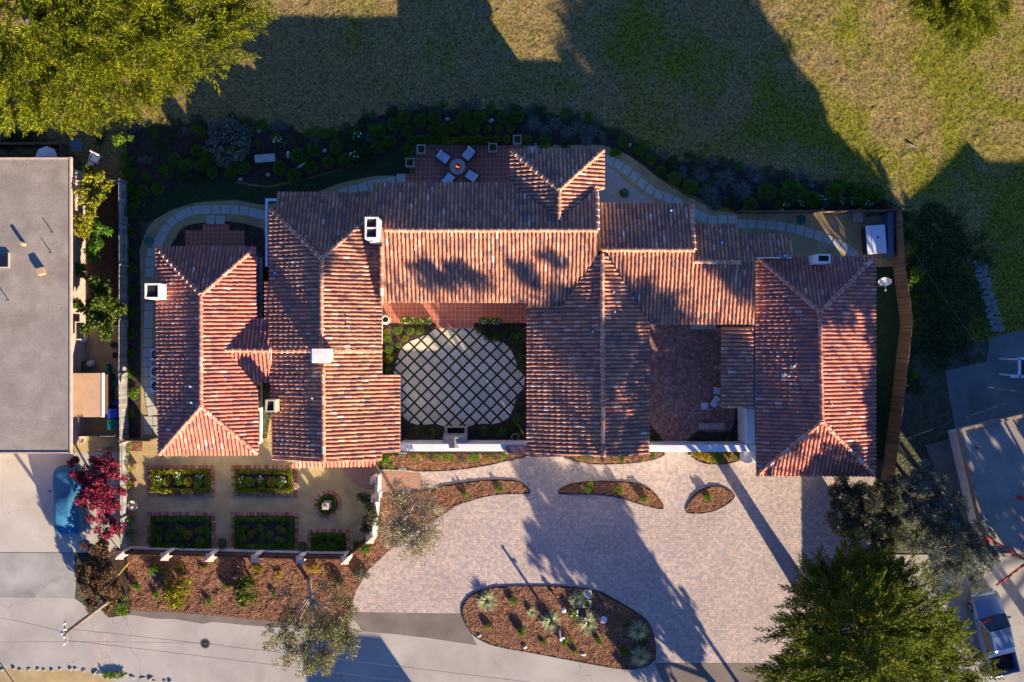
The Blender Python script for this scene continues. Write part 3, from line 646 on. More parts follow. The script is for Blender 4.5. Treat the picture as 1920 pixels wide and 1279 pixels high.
def roof(planes, name='roof', m='tileN', pitch=.25, course=.40):
    """planes: list of (three px points with z, [px polygons]); one mesh of clay barrel tiles laid on a deck"""
    mb = MB(); deck = MB(); info = []
    for pts, polys in planes:
        pl = plane3(*pts); A, n = pl; info.append((pl, polys))
        down = Vector((n.x, n.y, 0)); down = (down - n * down.dot(n)).normalized(); acr = n.cross(down).normalized()
        allp = [unproj(x, y, pl) for poly in polys for x, y in poly]
        vmax = max((p - A).dot(down) for p in allp)
        for poly in polys:
            W = [unproj(x, y, pl) for x, y in poly]; uv = [((p - A).dot(acr), (p - A).dot(down)) for p in W]
            # deck
            dv = [p - n * .02 for p in W] + [p - n * .16 for p in W]; k = len(W)
            deck.add(dv, [tuple(range(k)), tuple(range(k, 2 * k))[::-1]] + [(i, k + i, k + (i + 1) % k, (i + 1) % k) for i in range(k)])
            u0, u1 = min(p[0] for p in uv), max(p[0] for p in uv); v0, v1 = min(p[1] for p in uv), max(p[1] for p in uv)
            ar = sum(uv[i][0] * uv[(i + 1) % k][1] - uv[(i + 1) % k][0] * uv[i][1] for i in range(k)); sgn = 1 if ar > 0 else -1
            edges = [(uv[i], uv[(i + 1) % k]) for i in range(k)]
            def dist(u, v):
                return min(sgn * ((b[0] - a[0]) * (v - a[1]) - (b[1] - a[1]) * (u - a[0])) / (math.hypot(b[0] - a[0], b[1] - a[1]) + 1e-9) for a, b in edges)
            i0 = math.floor(u0 / pitch) - 1; i1 = math.ceil(u1 / pitch) + 1; j0 = int((vmax - v1) / course) - 1; j1 = int((vmax - v0) / course) + 2
            for i in range(i0, i1):
                ru = random.Random(i * 7919 + int(A.x * 100)); sh = ru.uniform(-.3, .3)
                for j in range(j0, j1):
                    vb = vmax - j * course + (sh * .35 if j > 0 else 0) ; vt = vb - course - .03; uc = (i + .5) * pitch
                    dd = dist(uc, (vb + vt) / 2)
                    if dd < -.5: continue
                    rr = random.Random((i * 31 + j) * 65537 + int(A.y * 77)); ti = rr.random(); 
                    ju = rr.uniform(-.012, .012); jl = rr.uniform(0, .014); sk = rr.uniform(-.012, .012)
                    faces = []
                    # pan (flat channel, groove shade put into its darker tint) then cover (half barrel)
                    faces.append(([(i * pitch, vt, -.012), ((i + 1) * pitch, vt, -.012), ((i + 1) * pitch, vb, .012), (i * pitch, vb, .012)], ti * .35))
                    N = 6; wt, wb = .066, .083; slip = rr.random() < .012; vb_ = vb + (.07 if slip else 0); arc_t = []; arc_b = []
                    for q in range(N + 1):
                        a = math.pi * q / N
                        arc_t.append((uc + ju - math.cos(a) * wt, vt, .0 + math.sin(a) * .068 + jl))
                        arc_b.append((uc + ju + sk - math.cos(a) * wb, vb_, .022 + math.sin(a) * .084 + jl))
                    for q in range(N): faces.append(([arc_t[q], arc_t[q + 1], arc_b[q + 1], arc_b[q]], ti))
                    faces.append((arc_b + [(arc_b[-1][0], vb, -.01), (arc_b[0][0], vb, -.01)], ti))
                    for fc, t in faces:
                        if dd < .40:
                            if len(fc) > 4:                       # end cap: keep only when inside
                                if dist(uc, vb - .01) < .06 and dist(uc, vb - .01) < 0: continue
                            else:
                                fc = clip_poly(fc, uv)
                                if len(fc) < 3: continue
                        V = [A + acr * p[0] + down * p[1] + n * p[2] for p in fc]
                        mb.add(V, [tuple(range(len(V)))], t)
    o = mb.build(name, M[m], villa, VO, tint=True)
    d = deck.build('roof_deck', M['stucco'], o, VO)
    return o, info

def ridge(o, a, b, m='tileN', r=.125, L=.42):
    """row of overlapping ridge barrels with mortar ticks, a part of its roof"""
    a, b = G(*a), G(*b); d = b - a; n = max(1, int(d.length / L)); st = d / n
    up = Vector((0, 0, 1)); sd = d.cross(up).normalized(); u = sd.cross(d).normalized(); mb = MB(); mo = MB()
    for i in range(n):
        p, q = a + st * i - st * .05, a + st * (i + 1); t = random.random(); jj = sd * random.uniform(-.015, .015); vs = []
        for c, rr, h in ((p, r * .88, .0), (q, r * 1.05, .025)):
            for k in range(8):
                an = -.25 + (math.pi + .5) * k / 7; vs.append(c + jj + sd * math.cos(an) * rr + u * (math.sin(an) * rr + h + .02))
        mb.add(vs, [(k, k + 1, k + 9, k + 8) for k in range(7)] + [tuple(range(8, 16))], .3 + .7 * t)
        vs = []
        for c in (q - st.normalized() * .035, q + st.normalized() * .02):
            for k in range(8):
                an = -.35 + (math.pi + .7) * k / 7; vs.append(c + sd * math.cos(an) * r * 1.22 + u * (math.sin(an) * r * 1.14 + .03))
        mb.add(vs, [(k, k + 1, k + 9, k + 8) for k in range(7)] + [tuple(range(8))[::-1], tuple(range(8, 16))], 1.0)
    c = mb.build('ridge_tiles', M[m], o, VO, tint=True)
    return c

def walls(info, rect, z, ins=.45, name='wall'):
    """solid walls under roof planes, clipped to the wall rectangle (px of the eaves at height z)"""
    x0, y0, x1, y1 = rect; a = G(x0, y1, z); b = G(x1, y0, z)
    rc = [(a.x + ins, a.y + ins), (b.x - ins, a.y + ins), (b.x - ins, b.y - ins), (a.x + ins, b.y - ins)]; mb = MB()
    for pl, polys in info:
        for poly in polys:
            W = [tuple(unproj(x, y, pl)) for x, y in poly]; c = clip_poly(W, rc)
            if len(c) < 3: continue
            mb.prism([(p[0], p[1]) for p in c], 0, [p[2] - .12 for p in c])
    return mb.build(name, M['stucco'], villa, VO)

# --- west cottage
zc, zr = 2.9, 4.32
o, inf = roof([([(293, 463, zc), (480, 463, zc), (377, 553, zr)], [[(293, 463), (480, 463), (377, 553)]]),
          ([(293, 463, zc), (297, 853, zc), (377, 657, zr)], [[(293, 463), (377, 553), (377, 762), (297, 853)]]),
          ([(297, 853, zc), (485, 853, zc), (377, 762, zr)], [[(297, 853), (377, 762), (485, 853)]]),
          ([(480, 463, zc), (485, 853, zc), (377, 657, zr)], [[(480, 463), (485, 853), (377, 762), (377, 553)]])], m='tileR')
for a, b in (((295, 465, zc + .05), (376, 552, zr + .02)), ((478, 465, zc + .05), (378, 552, zr + .02)), ((299, 851, zc + .05), (377, 763, zr + .02)), ((483, 851, zc + .05), (378, 763, zr + .02)), ((377, 555, zr + .04), (377, 761, zr + .04))): ridge(o, a, b, 'tileR')
walls(inf, (293, 463, 482, 853), zc)
# --- small roof joining cottage and main house
o, inf = roof([([(408, 657, 3.65), (508, 657, 3.65), (508, 598, 2.95)], [[(408, 657), (508, 657), (508, 598), (482, 598)]]),
          ([(408, 657, 3.65), (508, 657, 3.65), (508, 717, 2.95)], [[(408, 657), (508, 657), (508, 717), (478, 717)]])], m='tileR')
ridge(o, (410, 657, 3.68), (506, 657, 3.68)); walls(inf, (455, 598, 520, 717), 2.95, .35)
# --- main west block
z0, z1 = 3.3, 4.92
PW = [(603, 485, z1), (603, 657, z1), (502, 560, z0)]; PE = [(603, 485, z1), (603, 657, z1), (716, 570, 3.4)]
o, inf = roof([([(603, 485, z1), (505, 390, z0), (700, 390, z0)], [[(519, 361), (697, 361), (697, 400), (669, 426), (603, 485), (519, 404)], [(505, 390), (519, 390), (519, 404)]]),
          (PW, [[(505, 390), (603, 485), (603, 657), (505, 657)], [(497, 527), (505, 527), (505, 603), (497, 603)]]),
          (PE, [[(603, 485), (669, 426), (716, 462), (716, 657), (603, 657)]])])
ridge(o, (507, 392, z0 + .04), (602, 484, z1 + .02)); ridge(o, (672, 426, 3.88), (604, 484, z1 + .02)); ridge(o, (603, 487, z1 + .04), (603, 655, z1 + .04))
walls(inf, (505, 361, 716, 657), z0, .4)
PW2 = [(606, 657, z1 - .15), (607, 866, z1 - .15), (509, 760, z0 - .12)]; PE2 = [(606, 657, z1 - .15), (607, 866, z1 - .15), (716, 760, 3.28)]
o, inf = roof([(PW2, [[(507, 657), (606, 657), (607, 866), (511, 862)]]), (PE2, [[(606, 657), (716, 657), (716, 864), (607, 866)], [(716, 703), (750, 703), (750, 848), (716, 850)]])])
ridge(o, (606, 690, z1 - .11), (607, 864, z1 - .11)); ridge(o, (509, 658, z0 - .02), (585, 658, 4.45)); ridge(o, (714, 658, 3.42), (628, 658, 4.42))
walls(inf, (509, 640, 716, 864), z0, .4); walls(inf, (690, 703, 750, 848), 3.0, .3)
o, inf = roof([([(550, 862, 2.95), (705, 861, 2.95), (620, 875, 2.65)], [[(550, 862), (705, 861), (703, 874), (548, 876)]])], name='porch_roof', m='tileR')
# --- main block with east-west ridge
zm = 5.25
o, inf = roof([([(720, 432, zm), (1120, 432, zm), (900, 343, 4.05)], [[(697, 343), (957, 343), (957, 432), (712, 432), (700, 400)], [(957, 343), (1048, 412), (1048, 432), (957, 432)], [(1048, 412), (1118, 357), (1120, 432), (1048, 432)]]),
          ([(720, 432, zm), (1120, 432, zm), (850, 570, 3.7)], [[(716, 432), (990, 432), (990, 568), (716, 567)], [(990, 432), (1120, 432), (1120, 478), (1055, 575), (990, 575)]])])
ridge(o, (722, 432, zm + .04), (1120, 432, zm + .04)); ridge(o, (716, 462, 4.95), (716, 565, 3.78)); ridge(o, (1119, 360, 4.28), (1120, 430, zm))
walls(inf, (700, 343, 1120, 530), 4.0, .45)
# --- tower gable on the north side
o, inf = roof([([(957, 281, 3.9), (1133, 280, 3.9), (1048, 357, 5.0)], [[(957, 281), (1133, 280), (1048, 357)]]),
          ([(1048, 357, 5.0), (1048, 412, 5.0), (1133, 300, 3.9)], [[(1048, 357), (1133, 280), (1133, 355), (1118, 357)], [(1048, 357), (1118, 357), (1048, 412)]]),
          ([(1048, 357, 5.0), (1048, 412, 5.0), (957, 300, 3.9)], [[(1048, 357), (1048, 412), (957, 343), (957, 281)]])])
ridge(o, (959, 283, 3.95), (1047, 356, 5.02)); ridge(o, (1131, 282, 3.95), (1049, 356, 5.02)); ridge(o, (1048, 358, 5.04), (1048, 413, 5.04))
walls(inf, (957, 280, 1133, 420), 3.9, .4)
# --- stepped east range
o, inf = roof([([(1122, 469, 4.6), (1302, 469, 4.6), (1200, 381, 3.4)], [[(1122, 381), (1298, 381), (1302, 469), (1122, 469)]]),
          ([(1122, 469, 4.6), (1302, 469, 4.6), (1300, 607, 3.35)], [[(1136, 469), (1300, 469), (1300, 608), (1218, 608)], [(1300, 492), (1387, 492), (1387, 608), (1300, 608)], [(1387, 505), (1414, 505), (1414, 608), (1387, 608)]]),
          ([(1300, 492, 4.39), (1387, 492, 4.39), (1340, 420, 3.4)], [[(1300, 420), (1383, 420), (1387, 492), (1300, 492)]]),
          ([(1387, 505, 4.27), (1415, 505, 4.27), (1400, 440, 3.3)], [[(1385, 440), (1484, 440), (1486, 482), (1387, 482)], [(1387, 482), (1417, 482), (1417, 505), (1387, 505)]])])
ridge(o, (1124, 469, 4.64), (1301, 469, 4.64)); ridge(o, (1302, 491, 4.43), (1387, 492, 4.43)); ridge(o, (1298, 384, 3.46), (1301, 468, 4.62))
walls(inf, (1122, 381, 1300, 600), 3.4, .4); walls(inf, (1290, 420, 1385, 600), 3.4, .4); walls(inf, (1370, 440, 1483, 600), 3.3, .4)
# --- central north-south wing
o, inf = roof([([(1129, 478, 4.7), (1131, 855, 4.7), (988, 700, 3.1)], [[(1120, 478), (1129, 478), (1131, 856), (1055, 856), (1055, 574)], [(988, 574), (1055, 574), (1055, 856), (988, 857)]]),
          ([(1129, 478, 4.7), (1131, 855, 4.7), (1217, 700, 3.5)], [[(1129, 478), (1137, 478), (1217, 607), (1217, 856), (1131, 856)]])])
ridge(o, (1129, 476, 4.74), (1131, 856, 4.74)); walls(inf, (988, 540, 1217, 857), 3.3, .4)
# --- east wing
ze, zf = 3.0, 4.62
o, inf = roof([([(1417, 479, ze), (1641, 481, ze), (1537, 586, zf)], [[(1417, 479), (1641, 481), (1537, 586)]]),
          ([(1417, 479, ze), (1418, 892, ze), (1539, 690, zf)], [[(1417, 479), (1537, 586), (1541, 790), (1418, 892)]]),
          ([(1418, 892, ze), (1641, 893, ze), (1541, 790, zf)], [[(1418, 892), (1541, 790), (1641, 893)]]),
          ([(1641, 481, ze), (1641, 893, ze), (1539, 690, zf)], [[(1641, 481), (1641, 893), (1541, 790), (1537, 586)]])], m='tileR')
for a, b in (((1419, 481, ze + .05), (1536, 585, zf + .02)), ((1639, 483, ze + .05), (1538, 585, zf + .02)), ((1420, 890, ze + .05), (1540, 791, zf + .02)), ((1639, 891, ze + .05), (1542, 791, zf + .02)), ((1537, 588, zf + .04), (1541, 788, zf + .04))): ridge(o, a, b, 'tileR')
walls(inf, (1417, 479, 1641, 893), ze, .5)
# --- lean-to over east courtyard
o, inf = roof([([(1413, 613, 3.0), (1413, 765, 3.0), (1352, 690, 2.55)], [[(1352, 613), (1413, 613), (1413, 765), (1352, 765)]])], name='porch_roof')
for y in (618, 690, 760): p = G(1358, y, 2.5); MB().box(p.x, p.y, 0, .2, .2, 2.45).build('porch_post', M['pine'], villa, VO)
# --- courtyard walls, parapets and gutters
def wallbox(px0, py0, px1, py1, z, name='courtyard_wall', m='stucco', z0=0):
    a, b = G(px0, py0, z), G(px1, py1, z); mb = MB().box((a.x + b.x) / 2, (a.y + b.y) / 2, z0, abs(b.x - a.x), abs(b.y - a.y), z - z0)
    return mb.build(name, M[m], villa, VO, bevel=.03)
wallbox(748, 832, 990, 846, 2.2); wallbox(1215, 834, 1418, 847, 2.2); wallbox(1399, 766, 1416, 833, 2.25)
wallbox(1396, 847.5, 1417, 868, 1.6)
wallbox(497, 372, 502, 500, 2.9, 'gutter', 'whitemetal', 2.75); wallbox(502.5, 372, 519, 377, 2.9, 'gutter', 'whitemetal', 2.75)
wallbox(482, 475, 485, 598, 2.6, 'gutter', 'lead', 2.45); wallbox(1413.5, 590, 1416.5, 765, 2.95, 'gutter', 'lead', 2.8)
cap = MB()
for i in range(5):
    a = G(948, 838.5 + i * 2.6, 2.3); b = G(988, 838.5 + i * 2.6, 2.3); cap.tube([a, b], .075, 8)
cap.build('wall_cap', M['tileR'], villa, VO, smooth=True)
# --- chimneys
def chimney(cx, cy, sx, sy, z0, z1, flues, m='stucco', capz=.0):
    p = G(cx, cy, z1); mb = MB().box(p.x, p.y, z0, sx, sy, z1 - z0)
    if capz: mb.box(p.x, p.y, z1 - .16, sx + .12, sy + .12, .10)
    c = mb.build('chimney', M[m], villa, VO, bevel=.02)
    rim = MB()                                         # raised rim leaving dark flues inside
    t = .10
    for dx, dy, ax, ay in ((0, sy / 2 - t / 2, sx, t), (0, -sy / 2 + t / 2, sx, t), (sx / 2 - t / 2, 0, t, sy - 2 * t), (-sx / 2 + t / 2, 0, t, sy - 2 * t)): rim.box(p.x + dx, p.y + dy, z1 + .002, ax, ay, .16)
    if flues == 2: rim.box(p.x, p.y, z1 + .002, sx - 2 * t, .09, .15)
    rim.build('rim', M[m], c, VO)
    d = MB().box(p.x, p.y, z1 + .003, sx - 2 * t - .01, sy - 2 * t - .01, .03); d.build('flue', M['dark'], c, VO)
chimney(697, 428, .78, 1.30, 3.5, 6.6, 2); chimney(599, 666, 1.0, .75, 4.0, 6.2, 1)
chimney(508, 761, .62, .78, 0, 4.4, 1, 'stone'); chimney(287, 546, .92, .95, 0, 4.3, 1); chimney(1543, 485, .85, .55, 2.6, 4.6, 1)
MB().box(*G(603, 667, 6.3)[:2], 6.36, 1.12, .86, .07).build('chimney_cap', M['stucco'], villa, VO, bevel=.02)
# --- roof vents with lead flashings
for (x, y, z) in ((359, 725, 4.0), (361, 755, 4.0), (517, 513, 3.55), (580, 625, 4.5), (587, 747, 4.4), (652, 597, 4.2), (653, 612, 4.2), (1150, 549, 4.4), (1152, 586, 4.35), (1111, 622, 4.5),
                  (1352, 456, 3.9), (1487, 687, 3.95), (1470, 703, 3.75), (1557, 760, 4.3), (408, 735, 3.8), (1257, 397, 3.6), (1470, 480, 3.9)):
    p = G(x, y, z); v = MB().box(p.x, p.y, z - .05, .32, .32, .13); v = v.build('roof_vent', M['lead'], villa, VO)
    MB().tube([(p.x, p.y, z), (p.x + .02, p.y, z + .32)], .055, 10).build('pipe', M['whitemetal'], v, VO, smooth=True)
# --- windows and doors on the walls that can be glimpsed
def window(x, y, z, wx, h, face):
    """face: unit (dx,dy) outward"""
    dx, dy = face; sx, sy = (wx, .06) if dy else (.06, wx)
    f = MB().box(x + dx * .03, y + dy * .03, z, sx, sy, h).build('window', M['wooddark'], villa, VO, tint=True)
    sx, sy = (wx - .16, .02) if dy else (.02, wx - .16)
    MB().box(x + dx * .075, y + dy * .075, z + .08, sx, sy, h - .16).build('pane', M['glass'], f, VO)
def wallface(px, py, z, face, ins):
    p = G(px, py, z); return p.x - face[0] * ins, p.y - face[1] * ins
for py in (510, 560, 740, 790, 820):
    x, y = wallface(482, py, zc, (1, 0), .45); window(x, y, .9, 1.0, 1.2, (1, 0))
for px in (340, 440):
    x, y = wallface(px, 853, zc, (0, -1), .45); window(x, y, .9, 1.1, 1.2, (0, -1))
for px in (1040, 1090, 1160):
    x, y = wallface(px, 857, 3.3, (0, -1), .4); window(x, y, .9, 1.0, 1.3, (0, -1))
for px in (1470, 1590):
    x, y = wallface(px, 893, ze, (0, -1), .5); window(x, y, .05, 2.4, 2.1, (0, -1))
for py in (640, 700, 760):
    x, y = wallface(1217, py, 3.3, (1, 0), .4); window(x, y, .9, 1.0, 1.3, (1, 0))
for px in (780, 850, 930):
    x, y = wallface(px, 530, 4.0, (0, -1), .45); window(x, y, .2, 1.4, 2.0, (0, -1))

# ================================================================ WALLS, FENCES
def fence(pts, z, name, label, m, bw=.14, post=2.4, group=None, z0=0, th=.03, cap=False):
    o0 = G(*pts[0]); t = thing(name, label, 'fence', o0, 0, group); bd = MB(); rl = MB(); posts = []
    for i in range(len(pts) - 1):
        a, b = G(*pts[i]), G(*pts[i + 1]); d = b - a; L = d.length; u = d / L; an = math.atan2(u.y, u.x); n = max(1, int(L / bw))
        for k in range(n):
            p = a + u * (k + .5) * L / n; h = z - z0 + random.uniform(-.03, .02)
            bd.box(p.x, p.y, z0, L / n * .93, th, h, an + random.uniform(-.03, .03))
        for hz in (.35, z - .25):
            rl = MB(); c = (a + b) / 2; nn = Vector((-u.y, u.x, 0)) * (th / 2 + .025); rl.box(c.x + nn.x, c.y + nn.y, z0 + hz - z0 * .5, L, .045, .09, an); rl.build('rail', M[m], t, o0, tint=True)
        k = max(1, int(L / post)); posts += [(a + u * L * q / k, an) for q in range(k)]
    posts.append((G(*pts[-1]), 0))
    bd.build('board_panel', M[m], t, o0, tint=True)
    for p, an in posts[:40]:
        q = Vector((-math.sin(an), math.cos(an), 0)) * .08
        MB().box(p.x + q.x, p.y + q.y, 0, .1, .1, z + .06, an).build('post', M[m], t, o0, tint=True)
    if cap:
        c = MB()
        for i in range(len(pts) - 1):
            a, b = G(*pts[i]), G(*pts[i + 1]); d = b - a; c.box((a.x + b.x) / 2, (a.y + b.y) / 2, z + .01, d.length, .12, .04, math.atan2(d.y, d.x))
        c.build('top_rail', M[m], t, o0, tint=True)
    return t
fence([(240, 344), (241, 500), (240, 700), (242, 825)], 1.45, 'wood_fence', 'weathered grey board fence running along the west cottage side path', 'woodgrey', .16)
fence([(242, 827), (244, 1034)], 1.45, 'wood_fence', 'sunlit pale board fence along the west edge of the walled garden', 'woodgrey', .16)
fence([(150, 345), (239, 345)], 1.3, 'wood_fence', 'short pale wooden fence across the top of the neighbouring side yard', 'woodgrey', .14)
fence([(245, 823), (296, 824)], 1.2, 'wood_fence', 'short brown fence between west path and walled garden', 'wood', .12)
fence([(1668, 400), (1674, 500), (1688, 603), (1675, 720), (1660, 840), (1652, 908)], 1.9, 'wood_fence', 'long brown slatted fence kinked beside the dark east turf strip', 'wood', .075, cap=False, th=.035)
fence([(1383, 401), (1530, 400), (1666, 399)], 1.3, 'wood_fence', 'brown board fence along the north side of the barbecue yard', 'wood', .14)
fence([(1640, 1045), (1640, 1160), (1640, 1270)], 2.6, 'wood_fence', 'tall brown fence half hidden under the big cypress and olive trees', 'wood', .14)
fence([(137, 814), (232, 815)], 1.2, 'wood_fence', 'thin pale fence closing the side yard behind the bins', 'woodgrey', .14)
# front garden fence between stucco piers
PIERS = [(247, 1029), (329, 1031), (411, 1033), (493, 1035), (575, 1037), (656, 1038), (702, 1000), (711, 925), (709, 893)]
for i in range(5):
    a, b = PIERS[i], PIERS[i + 1]
    t = fence([(a[0] + 5, a[1]), (b[0] - 5, b[1])], 1.6, 'lattice_fence', f'dark slatted panel on white curb, {ORD[i]} bay from the west of the front garden fence', 'wooddark', .11, 9, 'front garden fence bays')
    a3, b3 = G(a[0] + 5, a[1]), G(b[0] - 5, b[1]); d = b3 - a3
    MB().box((a3.x + b3.x) / 2, (a3.y + b3.y) / 2 + .10, 0, d.length, .14, .42, math.atan2(d.y, d.x)).build('curb', M['stucco'], t, t.location)
fence([(660, 1034), (699, 1004)], 1.6, 'lattice_fence', 'dark slatted panel set diagonally at the southeast corner of the walled garden', 'wooddark', .11, 9, 'front garden fence bays')
for i, (x, y) in enumerate(PIERS):
    p = G(x, y); t = thing('wall_pier', ['square stucco pier at the west corner of the front garden fence', 'second stucco pier from the west along the front garden fence', 'third stucco pier from the west along the front garden fence', 'fourth stucco pier from the west along the front garden fence',
        'fifth stucco pier from the west along the front garden fence', 'stucco pier where the front garden fence turns diagonally', 'stucco pier at the top of the diagonal fence beside the olive shrub', 'lower stucco pier of the garden gateway beside the grey tree', 'upper stucco pier of the garden gateway near the house'][i], 'pier', p, 0, 'stucco piers of the garden fence')
    MB().box(0, 0, 0, .38, .38, 1.85).build('shaft', M['stucco'], t, bevel=.02); c = MB().box(0, 0, 1.852, .52, .52, .09); c.box(0, 0, 1.944, .44, .44, .20, 0, .25); c.build('cap', M['pinkcap'], t)
def lowwall(a, b, z, w_, label, m='stucco'):
    A, B = G(*a), G(*b); d = B - A; o = MB().box(0, 0, 0, d.length, w_, z).build('garden_wall', M[m], None, (0, 0, 0), bevel=.02)
    o.location = ((A + B) / 2); o.rotation_euler.z = math.atan2(d.y, d.x); props(o, label, 'wall')
lowwall((711, 930), (706, 992), 1.5, .16, 'low white stucco wall on the east side of the walled garden')
lowwall((711, 898), (712, 920), 1.5, .16, 'short white garden gate panel between two stucco piers')

# ================================================================ PATHS OF FLAGSTONES
def flags(pts, label, group, size=.60, wid=None):
    for i, (x, y) in enumerate(pts):
        a = pts[max(i - 1, 0)]; b = pts[min(i + 1, len(pts) - 1)]; an = math.atan2(-(b[1] - a[1]), b[0] - a[0]); p = G(x, y)
        o = MB().box(0, 0, 0, size * random.uniform(.94, 1.0), (wid or size) * random.uniform(.94, 1.02), .035).build('flagstone', M['flag'], None, bevel=.01)
        o.location = (p.x, p.y, .018); o.rotation_euler.z = an + random.uniform(-.03, .03)
        props(o, f'grey flagstone, {ORD[i]} {label}', 'paving slab', group)
flags([(297, 461), (302, 445), (311, 430), (323, 416), (338, 405.6), (352.5, 399), (370, 394.5), (387.5, 393.5), (405, 393.2), (422.5, 393.5), (440, 394), (458, 395.5), (475, 399), (491, 403)], 'stone of the curved path going up and right round the small patio', 'flagstones curving north of the cottage')
flags([(284, 473), (282, 492), (281, 511), (280, 575), (279, 590), (278.6, 607), (278, 625), (277.6, 643), (277, 661), (277, 679), (277.6, 697.5), (278, 716), (280, 734), (282, 752), (285, 770)], 'slab counted from the top of the path left of the cottage', 'flagstones along the cottage west side')
flags([(395, 412), (413.5, 412.5)], 'of two slabs at the foot of the small red patio', 'patio step slabs')
flags([(278, 789), (295.5, 789)], 'slab of the upper pair at the path end by the fence', 'path end slabs', .58); flags([(278, 807), (295.5, 807)], 'slab of the lower pair at the path end by the fence', 'path end slabs', .58)
flags([(1143, 301), (1159, 309), (1174.5, 319), (1189.5, 331), (1203.5, 344), (1218.5, 356), (1234.5, 365), (1252, 371.5), (1269, 379), (1286, 388), (1303, 399.5), (1318, 408), (1336, 413), (1354, 412.5), (1374, 413)], 'slab from the tower along the curving north path', 'flagstones of the north path')
flags([(1391, 420), (1409, 420), (1427.5, 421), (1446, 422.5), (1464, 425), (1482, 428), (1499.5, 431.5), (1517, 437), (1534.5, 443), (1551.5, 449), (1568.5, 456), (1584, 464), (1599, 474)], 'slab from the left crossing the barbecue yard', 'flagstones of the barbecue yard')
flags([(645, 361), (663, 356.5), (681, 351.5), (699, 347), (716, 343), (733, 340)], 'slab of the short path peeping over the main roof edge', 'flagstones behind the main roof'); flags([(752, 334.5)], 'square slab beside the left edge of the fire pit patio', 'flagstones behind the main roof')
flags([(998, 277)], 'square slab at the top right corner of the fire pit patio', 'patio step slabs')
flags([(755, 856), (755, 873)], 'of two pale slabs set in mulch beside the green bush', 'entry slabs', .52); flags([(790, 936), (800, 950), (812, 962)], 'pale slab from the top in the diagonal row under the grey tree', 'entry slabs', .55)
rs = random.Random(3)
for i in range(17):
    x = 1832 + i * 1.9 + rs.uniform(-2, 2) + (4 if i > 8 else 0); y = 492 + i * 8
    for k in (0, 1):
        p = G(x + k * 12 - 3, y + rs.uniform(-2, 2)); o = MB().rock(0, 0, 0, .24 + rs.random() * .06, .15, .05, rs.uniform(-.5, .5), i * 2 + k).build('stepping_stone', M['oldstone'], None, smooth=True); o.location = (p.x, p.y, .07)
        props(o, f'irregular pale stone in the {"left" if k == 0 else "right"} column, {ORD[i]} from the top of the garden path', 'stepping stone', 'rough stone path on the right')
# ================================================================ NORTH GARDEN
def rlabel(i, n, text): return f'{text}, {ORD[i]} from the left' if n > 1 else text
NW = [(249, 359), (272, 361), (256, 380), (248, 397), (300, 355), (372, 284), (393, 297), (351, 312), (379, 312), (401, 325), (434, 326), (463, 316), (330, 299)]
for i, (x, y) in enumerate(sorted(NW)):
    plant(BALLS['shr'], x, y, random.uniform(11.5, 14), 'round_shrub', f'dark green clipped round shrub above the curved dark turf, {ORD[i]} from the left', 'shrub', 'clipped round shrubs of the north garden')
MID = [(526, 317), (560, 294), (590.5, 282), (553, 330), (587, 316), (617, 305), (631, 278), (646, 301), (710, 248), (711, 277), (739, 236), (732, 266), (759, 222), (766, 247), (789, 228), (815, 222)]
for i, (x, y) in enumerate(sorted(MID)):
    plant(BALLS['shr'], x, y, random.uniform(13, 15), 'round_shrub', f'clipped round shrub between the pale slab bench and the patio, {ORD[i]} from the left', 'shrub', 'clipped round shrubs of the north garden')
TOP = [(871, 221), (900, 221), (946, 222), (971, 222), (853, 241), (887, 241), (831, 245)]
for i, (x, y) in enumerate(sorted(TOP)):
    plant(BALLS['shr'], x, y, random.uniform(13, 15), 'round_shrub', f'dark green round shrub in the bed above the fire pit patio, {ORD[i]} from the left', 'shrub', 'clipped round shrubs of the north garden')
YEL = [(915, 243), (936, 241), (958, 241), (931, 261), (950, 262), (989, 262), (809, 243)]
for i, (x, y) in enumerate(sorted(YEL)):
    plant(BALLS['shrY'], x, y, random.uniform(7.5, 9), 'small_shrub', f'small yellow green shrub near the top edge of the patio, {ORD[i]} from the left', 'shrub', 'small yellow green shrubs', .9)
EAS = [(1167, 268), (1195, 282), (1218, 300.5), (1238.5, 323), (1262.6, 336), (1291, 350)]
for i, (x, y) in enumerate(EAS):
    plant(BALLS['shrG' if i > 3 else 'shr'], x, y, (12, 11, 11.5, 12, 13.5, 14.5)[i], 'round_shrub', f'round green shrub along the curving north path, {ORD[i]} from the tower', 'shrub', 'clipped round shrubs of the north path')
def hedge(cx, cy, wpx, hpx, hgt, m, label, name='hedge', z=.02, L=.13, W=.08, dens=420, group=None, seed=0):
    r = np.random.default_rng(seed + int(cx)); p = G(cx, cy); lx, ly = wpx / S, hpx / S; n = int(dens * (lx * ly + (lx + ly) * hgt * .8)) + 40
    P = r.random((n, 3)) - .5; P[:, 0] *= lx; P[:, 1] *= ly; P[:, 2] = (P[:, 2] + .5)
    P[:, 2] = np.sqrt(P[:, 2]) * hgt * (.85 + .25 * np.sin(P[:, 0] * 5) * np.cos(P[:, 1] * 4 + 1)); D = r.normal(size=(n, 3)) + np.array([0, 0, .6])
    V, F = leaves(P, D, L * (.7 + .6 * r.random(n)), W, r)
    o = npmesh(name, V, F, M[m]); o.location = (p.x, p.y, z); return props(o, label, 'hedge', group)
hedge(874, 264.5, 92, 13, .5, 'shrY', 'bright yellow green low hedge along the top of the fire pit patio')
hedge(797, 263, 60, 14, .45, 'shr', 'dark low hedge behind the upper left corner planter of the patio')
hedge(768, 285, 14, 34, .4, 'shr', 'dark low planting left of the patio between two square planters')
